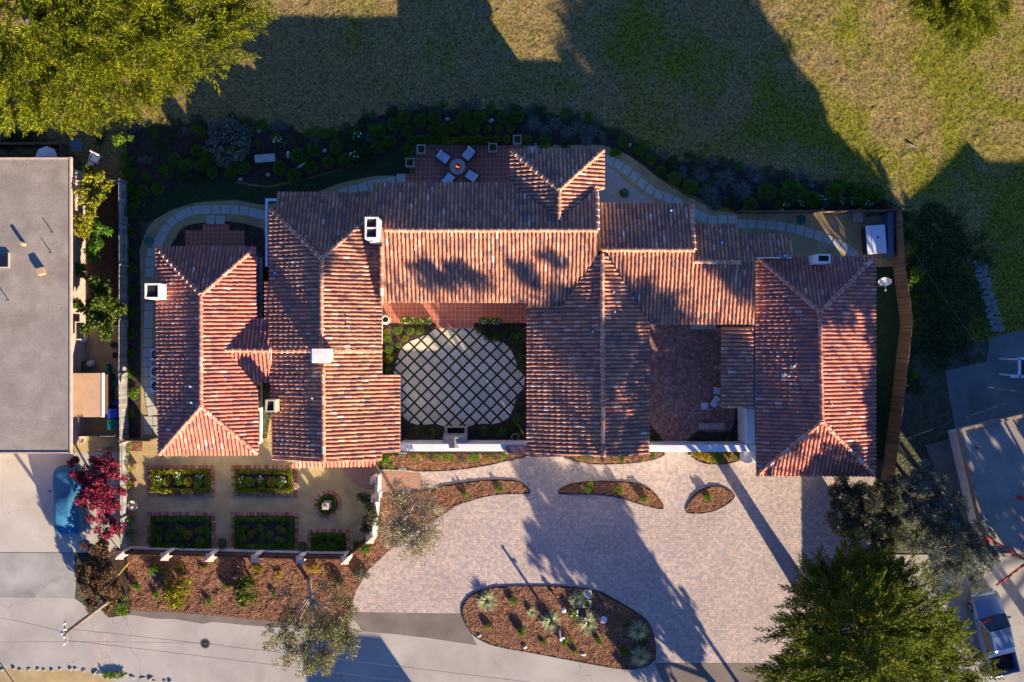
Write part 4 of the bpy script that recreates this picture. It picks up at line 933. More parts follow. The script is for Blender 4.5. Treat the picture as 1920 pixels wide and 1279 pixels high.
for i, (x, y, r_, ) in enumerate([(1000, 232, 20), (1022, 246, 18), (1040, 232, 22), (1062, 250, 20), (1085, 240, 24), (1110, 246, 20), (1100, 262, 16)]):
    plant(ROSG, x, y, r_, 'feathery_grass', f'blue grey spiky grass clump north of the tower gable, {ORD[i]} from the left', 'ornamental grass', 'blue grey grasses', .55)
for i, (x, y, r_) in enumerate([(1313, 328, 22), (1329, 364, 26), (1358, 335, 28), (1391, 357, 27), (1413, 330, 22), (1340, 385, 16)]):
    plant(ROSG, x, y, r_, 'feathery_shrub', f'silvery feathery shrub beside the north path bend, {ORD[i]} from the left', 'shrub', 'silvery feathery shrubs', .6)
for i, (x, y, r_) in enumerate([(1435, 362, 20), (1405, 386, 16), (1482, 360, 24), (1520, 375, 18), (1560, 362, 20), (1610, 366, 20), (1640, 362, 18)]):
    plant(BALLS['shr'], x, y, r_, 'leafy_shrub', f'dark leafy shrub behind the barbecue yard fence, {ORD[i]} from the left', 'shrub', 'dark shrubs behind the barbecue yard', .8)
for i, (x, y) in enumerate([(1474, 383), (1502, 383), (1538, 372), (1578, 378), (1598, 379), (1628, 382)]):
    plant(LOOSE['shr'], x, y, 11, 'lily_plant', f'white flowering leafy plant against the barbecue yard fence, {ORD[i]} from the left', 'flowering plant', 'white flowering plants by the fence', .8, flowers=True)
for i, (x, y) in enumerate([(523, 262), (672, 254), (668, 292)]):
    plant(LOOSE['shrG' if i == 0 else 'shr'], x, y, (12, 14, 14)[i], 'lily_plant', ['white flowering plant above the pale slab bench', 'white flowering plant in the dark patch of the north bed', 'lower leafy plant with few white flowers beside round shrubs'][i], 'flowering plant', None, .7, flowers=True)
for i, (x, y, r_) in enumerate([(660, 268, 22), (680, 285, 20), (690, 300, 14), (345, 328, 16), (375, 334, 14)]):
    plant(LOOSE['ivy'], x, y, r_, 'dark_shrub', ['very dark leafy shrub left of the white lily plants', 'very dark leafy shrub right of the lower lily plant', 'small dark shrub at the lawn edge below the lily plants', 'low dark shrub at the top edge of the curved turf, left one', 'low dark shrub at the top edge of the curved turf, right one'][i], 'shrub', None, .6)
plant(BALLS['oliveG'], 432, 268, 42, 'grey_shrub', 'very large domed grey green shrub in the northwest bed', 'shrub', None, .55)
plant(BALLS['shr'], 440, 302, 26, 'grey_shrub', 'dark green mound just below the large grey shrub', 'shrub', None, .45)
plant(BALLS['shr'], 1169, 363, 9, 'yucca', 'small bright green tufted plant alone in the pale gravel', 'plant', None, 1)
plant(LOOSE['citrus'] if 'citrus' in LOOSE else LOOSE['shrG'], 237, 268, 17, 'golden_shrub', 'sunlit yellow olive shrub topping the dark row beside the lawn', 'shrub', None, 2.2, sx=.8)
for i, (x, y, r_) in enumerate([(241, 300, 15), (243, 322, 14), (246, 338, 12)]):
    plant(LOOSE['shr'], x, y, r_, 'dark_shrub', f'dark shrub under the sunlit yellow shrub, {ORD[i]} from the top', 'shrub', 'dark shrub column', .8)
for i, (x, y, r_) in enumerate([(247, 440, 12), (248, 470, 12), (247, 505, 13), (249, 545, 12), (247, 585, 13), (249, 625, 12), (247, 665, 13), (248, 700, 12), (250, 738, 13), (247, 775, 12)]):
    k = 'shrG' if i == 8 else 'shr'
    plant(LOOSE[k], x, y, r_, 'hedge_shrub', f'{"bright green" if i == 8 else "dark green"} shrub along the grey fence west of the cottage, {ORD[i]} from the top', 'shrub', 'shrubs along the grey fence', .8)
LOWP = [(x, y) for x, y in [(290, 250), (320, 262), (350, 248), (372, 240), (395, 245), (300, 280), (275, 300), (310, 322), (275, 335), (330, 335), (470, 250), (455, 280), (480, 270), (560, 262), (590, 262), (610, 250), (575, 300), (640, 258), (695, 262), (655, 300), (700, 240), (775, 235), (800, 262), (830, 262), (1020, 265), (1060, 268), (1130, 258), (1150, 285), (1230, 296), (1255, 312), (1280, 325), (1300, 355), (1330, 345), (1370, 375), (1425, 345), (1455, 385), (1470, 345), (1505, 352), (1545, 385), (1580, 350), (1620, 385), (1655, 380)]]
for i, (x, y) in enumerate(LOWP):
    plant(LOOSE[('shr', 'ivy', 'oliveG', 'shr')[i % 4]], x, y, random.uniform(9, 15), 'low_plant', 'low spreading plant filling the dark north bed among the clipped round shrubs', 'plant', 'low plants of the north bed', .45)
er = random.Random(12); EDG = [(238, 243), (330, 233), (420, 226), (520, 237), (600, 261), (680, 231), (740, 207), (850, 202), (980, 206), (1100, 226), (1160, 250), (1250, 300), (1320, 300), (1450, 330), (1600, 350), (1675, 390)]
for a_, b_ in zip(EDG[:-1], EDG[1:]):
    n_ = max(1, int(math.hypot(b_[0] - a_[0], b_[1] - a_[1]) / 19))
    for k in range(n_):
        f = (k + er.random()) / n_; x = a_[0] + (b_[0] - a_[0]) * f; y = a_[1] + (b_[1] - a_[1]) * f + er.uniform(-7, 5)
        plant(LOOSE[er.choice(['shr', 'ivy', 'oliveG', 'olive'])], x, y, er.uniform(8, 15), 'edge_plant', 'ragged low tuft where the dark north bed meets the rough meadow grass', 'plant', 'tufts along the meadow edge', .35)
def boulder(x, y, rx, ry, rz, rot, label, m='flag', name='rock', z=0.02):
    p = G(x, y); o = MB().rock(0, 0, 0, rx, ry, rz, rot, int(x + y)).build(name, M[m], None, smooth=True); o.location = (p.x, p.y, z); props(o, label, 'rock')
for a in [(486, 246, .16, .13, .15, 0, 'small pale rock above the slab bench in mulch'), (451, 336, .16, .12, .1, .2, 'small flat bluish rock at the edge of the curved turf'), (503, 328, .15, .13, .12, .7, 'grey rock below the pale slab bench'),
          (541, 291, .14, .27, .25, 0, 'upright oval pale boulder right of the slab bench'), (566, 311, .42, .10, .3, .55, 'long thin pale stone blade lying between round shrubs'), (609, 283, .17, .14, .14, .3, 'pale rock between two round shrubs right of the stone blade'),
          (839, 224, .17, .13, .14, 0, 'left of two white rocks in the bed above the patio'), (921, 227, .22, .15, .16, .3, 'right of two white rocks in the bed above the patio'), (1181, 272, .11, .16, .14, -.4, 'pale rock beside the first shrub of the north path'),
          (898, 1191, .22, .13, .16, .4, 'pinkish rock at the west tip of the driveway island'), (984, 1212, .19, .17, .2, 0, 'pinkish round rock near the road edge of the island'), (1093, 1226, .24, .13, .16, -.2, 'grey rock at the bottom edge of the island'), (1057, 1206, .08, .06, .05, 0, 'tiny stone beside the mailbox post')]:
    boulder(*a[:6], a[6], m='stone' if 'pink' in a[6] or 'white' in a[6] else 'flag')
p = G(500, 299); t = thing('stone_bench', 'long flat pale stone slab bench lying in the north bed', 'bench', p, R(4))
MB().box(0, 0, .38, 1.34, .52, .08).build('seat', M['flag'], t, bevel=.015)
for s in (-1, 1): MB().box(s * .45, 0, 0, .14, .4, .38).build('leg', M['flag'], t)
p = G(475, 110); o = MB().rock(0, 0, 0, .16, .05, .05, 1.0, 5).build('white_litter', M['flower'], None); o.location = (*G(480, 109)[:2], .1); props(o, 'small white scrap lying on the dark lawn beside the cypress', 'debris')
p = G(1709, 274); o = MB().box(0, 0, .09, .55, .07, .06).build('wooden_stick', M['barkpale']); o.location = (p.x, p.y, 0.03); o.rotation_euler.z = -.5; props(o, 'short pale stick lying on the sunlit lawn', 'stick')

# ---- fire pit patio
p = G(858, 313, .4); t = thing('fire_pit', 'round pale stone fire pit with small orange flames on the red patio', 'fire pit', (p.x, p.y, .05))
MB().lathe(0, 0, [(.48, 0), (.52, .36), (.53, .40), (.22, .40), (.20, .30), (.02, .30)], 28).build('stone_ring', M['gravel'], t, smooth=False)
MB().lathe(0, 0, [(.205, .30), (.21, .35), (.10, .36), (.01, .37)], 18).build('fire_bowl', M['black'], t)
fl = MB(); fr = random.Random(2)
for i in range(9):
    a = fr.random() * 6.28; q = fr.random() * .11; fl.tube([(q * math.cos(a), q * math.sin(a), .36), (q * math.cos(a) + .02, q * math.sin(a), .42 + fr.random() * .05), (q * math.cos(a), q * math.sin(a) + .02, .50 + fr.random() * .08)], [.035, .026, .003], 5)
mf = bpy.data.materials.new('flame'); mf.use_nodes = True; b_ = mf.node_tree.nodes['Principled BSDF']; b_.inputs['Base Color'].default_value = (.8, .2, .03, 1); b_.inputs['Emission Color'].default_value = (1, .22, .03, 1); b_.inputs['Emission Strength'].default_value = .35
fl.build('flames', mf, t)
def armchair(px, py, rz, label):
    p = G(px, py, .45); t = thing('patio_armchair', label, 'armchair', (p.x, p.y, .05), rz, 'armchairs round the fire pit')
    MB().box(0, 0, .12, .74, .74, .18).build('frame', M['wicker'], t, bevel=.02)
    MB().box(0, .04, .302, .62, .62, .15).build('seat_cushion', M['cushion'], t, bevel=.04)
    MB().box(0, -.34, .302, .64, .16, .42, 0, .93).build('back_cushion', M['cushion'], t, bevel=.05)
    MB().box(0, -.45, .12, .78, .05, .58).build('backrest', M['wicker'], t, bevel=.01)
    for s in (-1, 1): MB().box(s * .38, -.02, .302, .07, .72, .22).build('armrest', M['wicker'], t, bevel=.02)
    for sx in (-1, 1):
        for sy in (-1, 1): MB().box(sx * .33, sy * .33, 0, .06, .06, .12).build('leg', M['wicker'], t)
for a in [(832, 295, math.atan2(-18, 26) - R(90), 'white cushioned armchair at the upper left of the fire pit'), (878, 289, math.atan2(-24, -20) - R(90), 'white cushioned armchair at the upper right of the fire pit'),
          (841, 336, math.atan2(23, 17) - R(90), 'white cushioned armchair at the lower left of the fire pit, cut by the roof edge'), (884, 330, math.atan2(17, -26) - R(90), 'white cushioned armchair at the lower right of the fire pit')]: armchair(*a)
def planterbox(px, py, label, m='trim', plantk='shr'):
    p = G(px, py, .4); t = thing('square_planter', label, 'planter', (p.x, p.y, .03), 0, 'square planters of the patio'); a = MB(); s = .58
    for dx, dy, ax, ay in ((0, s / 2 - .04, s, .08), (0, -s / 2 + .04, s, .08), (s / 2 - .04, 0, .08, s - .16), (-s / 2 + .04, 0, .08, s - .16)): a.box(dx, dy, 0, ax, ay, .5)
    a.build('box', M[m], t); MB().box(0, 0, .05, s - .17, s - .17, .33).build('soil', M['soil'], t)
    V, F = ball((0, 0, .42), .19, 160, .12, .05, rp); npmesh('plant', V, F, M[plantk], t)
planterbox(790, 280, 'square terracotta planter at the upper left corner of the patio'); planterbox(769, 305, 'square pale planter just left of the patio edge', 'stone')
planterbox(924, 277, 'square terracotta planter on the top edge of the patio'); planterbox(970, 262, 'square terracotta planter in the bed near the tower corner')

# ================================================================ COURTYARD
def ring(x, y): return x, y
for i, (x, y, r_) in enumerate([(726, 622, 6.5), (727, 636, 8), (730, 656, 9), (729, 674, 9), (728.5, 693, 6), (747, 620, 8.5), (760, 635, 7), (770, 621, 8.5), (748, 647, 6), (741, 667, 5.5), (789, 620, 8)]):
    plant(BALLS['shrG' if i % 3 else 'shrY'], x, y, r_, 'round_shrub', f'small sunlit green ball shrub in the left courtyard corner bed, {ORD[i]} going round', 'shrub', 'ball shrubs in the courtyard corner bed', .85)
for i, (x, y, r_) in enumerate([(899, 619, 8), (915, 625, 12), (932, 630, 11), (950, 622, 14), (966, 632, 13), (975, 650, 10), (978, 668, 10), (960, 615, 10), (980, 690, 7), (978, 765, 9), (972, 785, 11), (960, 800, 13), (942, 808, 12), (925, 804, 10), (908, 806, 10), (895, 812, 9), (975, 815, 10), (960, 820, 9), (815, 808, 10), (798, 806, 9), (780, 806, 8), (766, 800, 8)]):
    side = 'upper right' if i < 9 else ('lower right' if i < 18 else 'lower left')
    plant(LOOSE['ivy' if i % 2 else 'shr'], x, y, r_, 'courtyard_shrub', f'dark leafy shrub in the {side} bed of the tiled courtyard, {ORD[i if i < 9 else (i - 9 if i < 18 else i - 18)]} going clockwise', 'shrub', 'dark courtyard shrubs', .7)
def planter_row(cx, cy, w, label):
    p = G(cx, cy, .5); t = thing('trough_planter', label, 'planter', (p.x, p.y, .16), 0); lw = w / S
    MB().box(0, 0, 0, lw, .38, .34).build('trough', M['terra'], t, bevel=.01); r = np.random.default_rng(int(cx)); n = int(360 * lw)
    P = (r.random((n, 3)) - .5) * np.array([lw, .42, .3]) + np.array([0, 0, .45]); V, F = leaves(P, r.normal(size=(n, 3)) + [0, 0, .5], .14, .07, r); npmesh('plants', V, F, M['shrG'], t)
    f = MB()
    for k in range(int(9 * lw)): f.rock(r.uniform(-lw / 2, lw / 2), r.uniform(-.18, .18), .58 + r.random() * .06, .045, .045, .03, 0, k, 5, 2)
    f.build('flower', M['flower'], t)
planter_row(764, 601, 24, 'small trough of green plants near the white urn on the porch edge'); planter_row(795, 602, 28, 'trough overflowing with white flowers left of the porch steps'); planter_row(918, 602, 40, 'long trough of white flowers right of the porch steps')
p = G(723, 599, .7); t = thing('stone_urn', 'large pale round urn standing at the left end of the red porch', 'urn', (p.x, p.y, .16))
MB().lathe(0, 0, [(.16, 0), (.20, .04), (.32, .35), (.34, .55), (.24, .68), (.26, .74), (.20, .74), (.17, .62)], 24).build('pot', M['stone'], t, smooth=True); MB().lathe(0, 0, [(.171, .60), (.172, .63), (.01, .64)], 18).build('opening', M['dark'], t)
p = G(855, 817, 0.6); t = thing('outdoor_fireplace', 'carved stone outdoor fireplace against the white south courtyard wall', 'fireplace', (p.x, p.y, 0))
q = MB().box(0, -.30, 0, 1.50, .75, 2.0).box(0, .36, 0, 1.52, .46, .42).box(-.66, .30, .42, .16, .5, .35).box(.66, .30, .42, .16, .5, .35).box(0, .56, .42, 1.5, .10, .22); q.build('hearth', M['stone'], t, bevel=.03)
MB().box(0, .30, .43, 1.14, .38, .03).build('firebox', M['dark'], t)
q = MB(); q.add([(-.62, -.66, 2.0), (.62, -.66, 2.0), (.62, .05, 2.0), (-.62, .05, 2.0), (0, -.62, 2.45), (0, .02, 2.1)], [(0, 1, 4), (1, 2, 5, 4), (2, 3, 5), (3, 0, 4, 5)]); q.build('gabled_top', M['stone'], t)
MB().box(0, .12, 1.0, 1.62, .16, .09).build('mantel', M['stone'], t)
p = G(966, 820, .5); t = thing('plant_stand', 'round black wire plant stand in the lower right courtyard corner', 'plant stand', (p.x, p.y, 0)); rg = MB()
rg.tube([(.24 * math.cos(k * .393), .24 * math.sin(k * .393), .5) for k in range(17)], .018, 5); rg.build('ring', M['steel'], t)
for k in range(3): MB().tube([(.24 * math.cos(k * 2.09), .24 * math.sin(k * 2.09), .5), (.16 * math.cos(k * 2.09), .16 * math.sin(k * 2.09), 0)], .012, 5).build('leg', M['black'], t)
# ---- east courtyard furniture
def bistro_chair(px, py, rz, label):
    p = G(px, py, .45); t = thing('garden_chair', label, 'chair', (p.x, p.y, .03), rz, 'blue chairs of the brick courtyard')
    MB().box(0, 0, .42, .44, .42, .04).build('seat', M['cushion'], t, bevel=.01); MB().box(0, -.21, .46, .44, .03, .42).build('backrest', M['cushion'], t, bevel=.01)
    for sx in (-1, 1):
        for sy in (-1, 1): MB().tube([(sx * .19, sy * .18, 0), (sx * .19, sy * .18, .42)], .016, 6).build('leg', M['steel'], t)
p = G(1341, 753, .7); t = thing('garden_table', 'tilted rectangular pale table between two chairs on the brick courtyard', 'table', (p.x, p.y, .03), R(57))
MB().box(0, 0, .70, .72, .42, .03).build('tabletop', M['cushion'], t, bevel=.01)
for sx in (-1, 1):
    for sy in (-1, 1): MB().tube([(sx * .3, sy * .16, 0), (sx * .3, sy * .16, .7)], .018, 6).build('leg', M['steel'], t)
bistro_chair(1344, 733, R(170), 'pale chair above the table, partly under the lean-to roof'); bistro_chair(1321, 761, R(5), 'pale chair below and left of the courtyard table')
for (x, y, l, w_, lab, mm) in ((1334, 799, 1.7, .42, 'long reddish wooden bench near the bottom of the brick courtyard', 'trim'), (1319, 612, 1.7, .40, 'long grey bench against the north wall of the brick courtyard', 'flag')):
    p = G(x, y, .45); t = thing('bench', lab, 'bench', (p.x, p.y, .03)); q = MB()
    for k in range(4): q.box(0, -w_ / 2 + (k + .5) * w_ / 4, .42, l, w_ / 4 * .86, .035)
    q.build('seat', M[mm], t)
    for s in (-1, 1): MB().box(s * (l / 2 - .12), 0, 0, .07, w_ * .9, .42).build('leg', M[mm], t)
for i, (x, y) in enumerate([(1385, 790), (1388, 815), (1370, 825), (1345, 828), (1318, 826), (1300, 830)]):
    plant(LOOSE['ivy'], x, y, 11, 'courtyard_shrub', f'very dark shrub along the white corner wall of the brick courtyard, {ORD[i]} going clockwise', 'shrub', 'dark shrubs of the brick courtyard', .6)
plant(LOOSE['ivy'], 1226, 822, 12, 'courtyard_shrub', 'very dark shrub in the lower left corner of the brick courtyard', 'shrub', None, .6)
# ---- barbecue yard
p = G(1643, 449, 1.0); t = thing('grill_island', 'large white topped outdoor counter with a small round hole', 'outdoor counter', (p.x, p.y, .02), R(4))
MB().box(0, 0, 0, 1.15, 1.75, .92).build('cabinet', M['black'], t); MB().box(0, 0, .922, 1.28, 1.88, .06).build('countertop', M['whitemetal'], t, bevel=.015)
MB().lathe(.12, .12, [(.075, .983), (.07, .99), (.01, .991)], 14).build('hole', M['dark'], t)
MB().box(-.30, 0, .983, .03, 1.7, .012).build('fold_seam', M['steel'], t)
p = G(1669, 440, .9); o = MB().box(0, 0, 0, .38, 3.0, .88).build('dark_counter', M['lead'], None, bevel=.01); o.location = (p.x + .05, p.y, .02); props(o, 'long dark slate counter along the fence right of the white counter', 'counter')
p = G(1609, 407, .3); t = thing('paver_stack', 'square stack of pale paving stones in the barbecue yard', 'paving stones', (p.x, p.y, .02))
for k in range(2):
    for i in (-1, 1):
        for j in (-1, 1): MB().box(i * .17, j * .16, k * .13, .32, .30, .12).build('paver', M['trim'], t)
p = G(1643, 401, .2); t = thing('brick_pile', 'row of loose red bricks along the fence top in the yard corner', 'bricks', (p.x, p.y, .02)); rr = random.Random(4)
for k in range(14): MB().box(rr.uniform(-.7, .6), rr.uniform(-.12, .16), .0 if k < 9 else .085, .22, .11, .08, rr.uniform(-.3, .3)).build('brick', M['tileR'], t)
p = G(1503, 412, .1); o = MB().lathe(0, 0, [(.30, 0), (.32, .05), (.28, .09), (.01, .11)], 24).build('access_cover', M['greenbin'], None); o.location = (p.x, p.y, .02); props(o, 'round dark green lid above the flagstones of the barbecue yard', 'lid')
p = G(279, 452, .05); o = MB().lathe(0, 0, [(.30, 0), (.31, .04), (.01, .05)], 24).build('access_cover', M['teal'], None); o.location = (p.x, p.y, .02); props(o, 'round teal green lid in the sand beside the curved flagstone path', 'lid')
p = G(1656, 523, 1.0); t = thing('satellite_dish', 'pale satellite dish on a short mast over the dark east turf', 'satellite dish', (p.x - .1, p.y - .2, .02))
MB().tube([(0, -.25, 0), (0, -.25, 1.2), (0, 0, 1.45)], .03, 7).build('mast', M['steel'], t); ds = MB(); vs = []; fs = []
for i in range(6):
    for k in range(20):
        q = .42 * i / 5; a = k * math.pi / 10; x, z_ = q * math.cos(a), q * math.sin(a); v = Vector((x, -.25 * (q / .42) ** 2 + .08, z_)); v.rotate(__import__('mathutils').Euler((R(-35), 0, R(-15)))); vs.append(v + Vector((0, .1, 1.5)))
for i in range(5):
    for k in range(20): fs.append((i * 20 + k, i * 20 + (k + 1) % 20, (i + 1) * 20 + (k + 1) % 20, (i + 1) * 20 + k))
ds.add(vs, fs); ds.build('dish', M['cushion'], t, smooth=True); MB().tube([(0, 0, 1.45), (.05, -.55, 1.5)], .015, 5).build('feed_arm', M['steel'], t); MB().box(.05, -.58, 1.46, .1, .12, .08).build('receiver', M['whitemetal'], t)
# ---- condensers west of the cottage
for i, y in enumerate((665, 697, 724)):
    p = G(292, y, .8); t = thing('air_conditioner', f'blue grey condenser fan unit half under the cottage eaves, {ORD[i]} from the top', 'air conditioner', (p.x, p.y, .02), 0, 'condenser units')
    MB().box(0, 0, 0, .72, .78, .78).build('casing', M['cushion'], t, bevel=.05); MB().lathe(0, 0, [(.30, .782), (.28, .79), (.10, .775), (.01, .775)], 20).build('fan_opening', M['black'], t)
    g = MB()
    for k in range(4): g.tube([(-.29 * math.cos(k * .785), -.29 * math.sin(k * .785), .80), (.29 * math.cos(k * .785), .29 * math.sin(k * .785), .80)], .008, 4)
    g.build('grille', M['steel'], t)

# ================================================================ WALLED GARDEN
def gbed(x0, y0, x1, y1, label, balls, hedge_m, ordn, open_mid=True, tufts=()):
    c = G((x0 + x1) / 2, (y0 + y1) / 2); W, D = (x1 - x0) / S, (y1 - y0) / S; e = .24
    t = thing('garden_bed', label, 'planter bed', c, 0, 'brick edged beds of the walled garden'); a = MB()
    def row(ax, ay, bx, by):
        L = math.hypot(bx - ax, by - ay); n = int(L / .11); an = math.atan2(by - ay, bx - ax)
        for k in range(n):
            f = (k + .5) / n; a.box(ax + (bx - ax) * f, ay + (by - ay) * f, 0, L / n * .88, e, .07 + random.random() * .012, an)
    row(-W / 2, D / 2 - e / 2, W / 2, D / 2 - e / 2); row(-W / 2, -D / 2 + e / 2, W / 2, -D / 2 + e / 2); row(-W / 2 + e / 2, -D / 2 + e, -W / 2 + e / 2, D / 2 - e); row(W / 2 - e / 2, -D / 2 + e, W / 2 - e / 2, D / 2 - e)
    a.build('brick_edging', M['herrE'], t, tint=True); MB().box(0, 0, 0, W - 2 * e, D - 2 * e, .05).build('soil', M['soil'], t)
    ip = e * S + 5; cx, cy = (x0 + x1) / 2, (y0 + y1) / 2; hw, hh = x1 - x0 - 2 * ip + 8, y1 - y0 - 2 * ip + 8; g = 'low hedges of the brick beds'
    hedge(cx, y0 + ip, hw, 8, .26, hedge_m, f'low hedge along the top side of the {ordn} brick bed', z=.05, L=.12, W=.07, dens=500, group=g, seed=1); hedge(cx, y1 - ip, hw, 8, .26, hedge_m, f'low hedge along the bottom side of the {ordn} brick bed', z=.05, L=.12, W=.07, dens=500, group=g, seed=2)
    hedge(x0 + ip, cy, 8, hh - 16, .26, hedge_m, f'low hedge along the left side of the {ordn} brick bed', z=.05, L=.12, W=.07, dens=500, group=g, seed=3); hedge(x1 - ip, cy, 8, hh - 16, .26, hedge_m, f'low hedge along the right side of the {ordn} brick bed', z=.05, L=.12, W=.07, dens=500, group=g, seed=4)
    for i, (x, y, r_, k) in enumerate(balls): plant(BALLS[k], x, y, r_, 'round_shrub', f'clipped ball shrub inside the {ordn} brick bed, {"left" if i == 0 else "right"} one', 'shrub', 'ball shrubs of the brick beds', .9, z=.05)
    for i, (x, y) in enumerate(tufts): plant(LOOSE['shrG' if i % 3 else 'shr'], x, y, 10, 'leafy_tuft', f'leafy green tuft in the {ordn} brick bed, {ORD[i]} reading left to right', 'plant', 'leafy tufts of the brick beds', .7, z=.05, flowers='upper' in ordn and i % 2 == 0)
M['herrE'] = mat('brick_edge_bricks', [(0, (.22, .085, .055)), (.5, (.36, .16, .11)), (.85, (.42, .25, .19)), (1, (.5, .38, .32))], attr='tint')
gbed(277, 872, 403, 931, 'upper left rectangular bed edged in brick with sunlit yellow green hedge', [(316, 901, 9, 'shrY'), (355, 902, 9.5, 'shrY')], 'shrY', 'upper left', tufts=((299, 895), (300, 907), (337, 892), (337, 905), (375, 893), (374, 906)))
gbed(434, 872, 558, 931, 'upper right rectangular bed edged in brick with ball shrubs', [(470, 902, 9.5, 'shrG'), (511, 902, 9.5, 'shrY')], 'shrY', 'upper right', tufts=((454, 896), (455, 908), (491, 899), (492, 908), (531, 897), (529, 908)))
gbed(277, 960, 404, 1034, 'lower left rectangular bed edged in brick in the fence shadow', [(321, 1001, 9, 'shr'), (355, 1001, 9.5, 'shrY')], 'shr', 'lower left', tufts=((300, 990), (300, 1007), (339, 989), (339, 1008), (377, 991), (376, 1010)))
gbed(434, 960, 560, 1035, 'lower middle rectangular bed edged in brick in the fence shadow', [(472, 1000, 7.5, 'shrY'), (508, 1001, 7.5, 'shrG')], 'shr', 'lower middle', tufts=((456, 990), (456, 1009), (490, 990), (490, 1010), (528, 990), (528, 1010)))
gbed(577, 992, 656, 1037, 'small lower right bed edged in brick near the diagonal fence', [], 'shr', 'small lower right', tufts=((600, 1006), (618, 1012), (636, 1006), (605, 1024), (628, 1024)))
c = G(615, 945); t = thing('garden_bed', 'round brick edged bed with a stone pedestal at its centre', 'planter bed', c); a = MB(); r1 = .80
for k in range(46):
    an = k * 2 * math.pi / 46; a.box(r1 * math.cos(an), r1 * math.sin(an), 0, .24, .095, .075 + random.random() * .01, an)
a.build('brick_edging', M['herrE'], t, tint=True); MB().lathe(0, 0, [(.68, 0), (.68, .05), (.01, .06)], 28).build('soil', M['soil'], t)
r = np.random.default_rng(5); n = 1500; an = r.random(n) * 6.283; q = .45 + .18 * r.random(n); P = np.stack([q * np.cos(an), q * np.sin(an), .06 + .2 * r.random(n)], 1); V, F = leaves(P, r.normal(size=(n, 3)) + [0, 0, .6], .12, .06, r); npmesh('ring_hedge', V, F, M['shr'], t)
t = thing('sundial_pedestal', 'square carved stone pedestal in the middle of the round brick bed', 'pedestal', (c.x, c.y, .05)); MB().box(0, 0, 0, .52, .52, .12).box(0, 0, .12, .32, .32, .62).build('shaft', M['stone'], t, bevel=.02)
MB().box(0, 0, .742, .44, .44, .08).build('top_slab', M['stone'], t, bevel=.02); MB().add([(-.12, -.02, .822), (.12, -.02, .822), (-.12, .02, .822), (.12, .02, .822), (.12, 0, 1.0)], [(0, 1, 4), (2, 4, 3), (0, 2, 3, 1), (0, 4, 2)]) if False else None
g = MB(); g.add([(-.12, -.03, .823), (.12, -.03, .823), (.12, .03, .823), (-.12, .03, .823), (.12, 0, 1.02)], [(3, 2, 1, 0), (0, 1, 4), (1, 2, 4), (2, 3, 4), (3, 0, 4)]); g.build('gnomon', M['stone'], t)
p = G(246, 947, .4); t = thing('wall_fountain', 'round pale stone basin against the west garden fence', 'fountain', (p.x + .15, p.y, 0)); MB().lathe(0, 0, [(.2, 0), (.16, .3), (.34, .48), (.36, .55), (.28, .55), (.24, .48), (.01, .47)], 20).build('basin', M['stone'], t, smooth=True); MB().rock(-.05, -.1, .5, .12, .1, .2, 0, 4).build('spout', M['stone'], t, smooth=True)
for i, (x, y) in enumerate([(250, 875), (250, 908), (251, 972), (251, 998)]):
    p = G(x, y, .3); t = thing('terracotta_pot', f'dark square pot against the west garden fence, {ORD[i]} from the top', 'pot', (p.x, p.y, .01), 0, 'pots along the west garden fence'); MB().box(0, 0, 0, .28, .34, .34, 0, 1.15).build('pot', M['tileR'], t)
    V, F = ball((-.1, 0, .6), .25, 140, .13, .06, rp, (1, 1, 1.2)); npmesh('plant', V, F, M['shrY' if i < 2 else 'shr'], t)
for i, (x, y, l) in enumerate([(417, 1018, 'terracotta pot of plants between the two lower brick beds'), (568, 1024, 'terracotta pot of plants left of the small lower right bed')]):
    p = G(x, y, .3); t = thing('terracotta_pot', l, 'pot', (p.x, p.y, .01)); MB().lathe(0, 0, [(.24, 0), (.36, .36), (.38, .4), (.32, .4), (.30, .32), (.01, .32)], 18).build('pot', M['tileR'], t, smooth=True); V, F = ball((0, 0, .42), .26, 200, .12, .06, rp, (1, 1, .6)); npmesh('plant', V, F, M['shr'], t)
p = G(268, 835); o = MB().box(0, 0, .0, .8, .55, .05).build('mulch_square', M['mulch']); o.location = (*G(256, 838)[:2], .01); props(o, 'small square of bark mulch in the top left garden corner', 'mulch square')
hedge(240, 838, 12, 24, .5, 'shrG', 'climbing green vine on the fence in the top left garden corner', 'vine', group=None)
hedge(676, 1022, 26, 16, .25, 'shr', 'dark triangular ground plant inside the diagonal fence corner', 'low_planting')
hedge(682, 866, 30, 10, .2, 'ivy', 'dark planting bed tucked under the porch roof edge', 'low_planting')
p = G(705, 875, 1.5); 

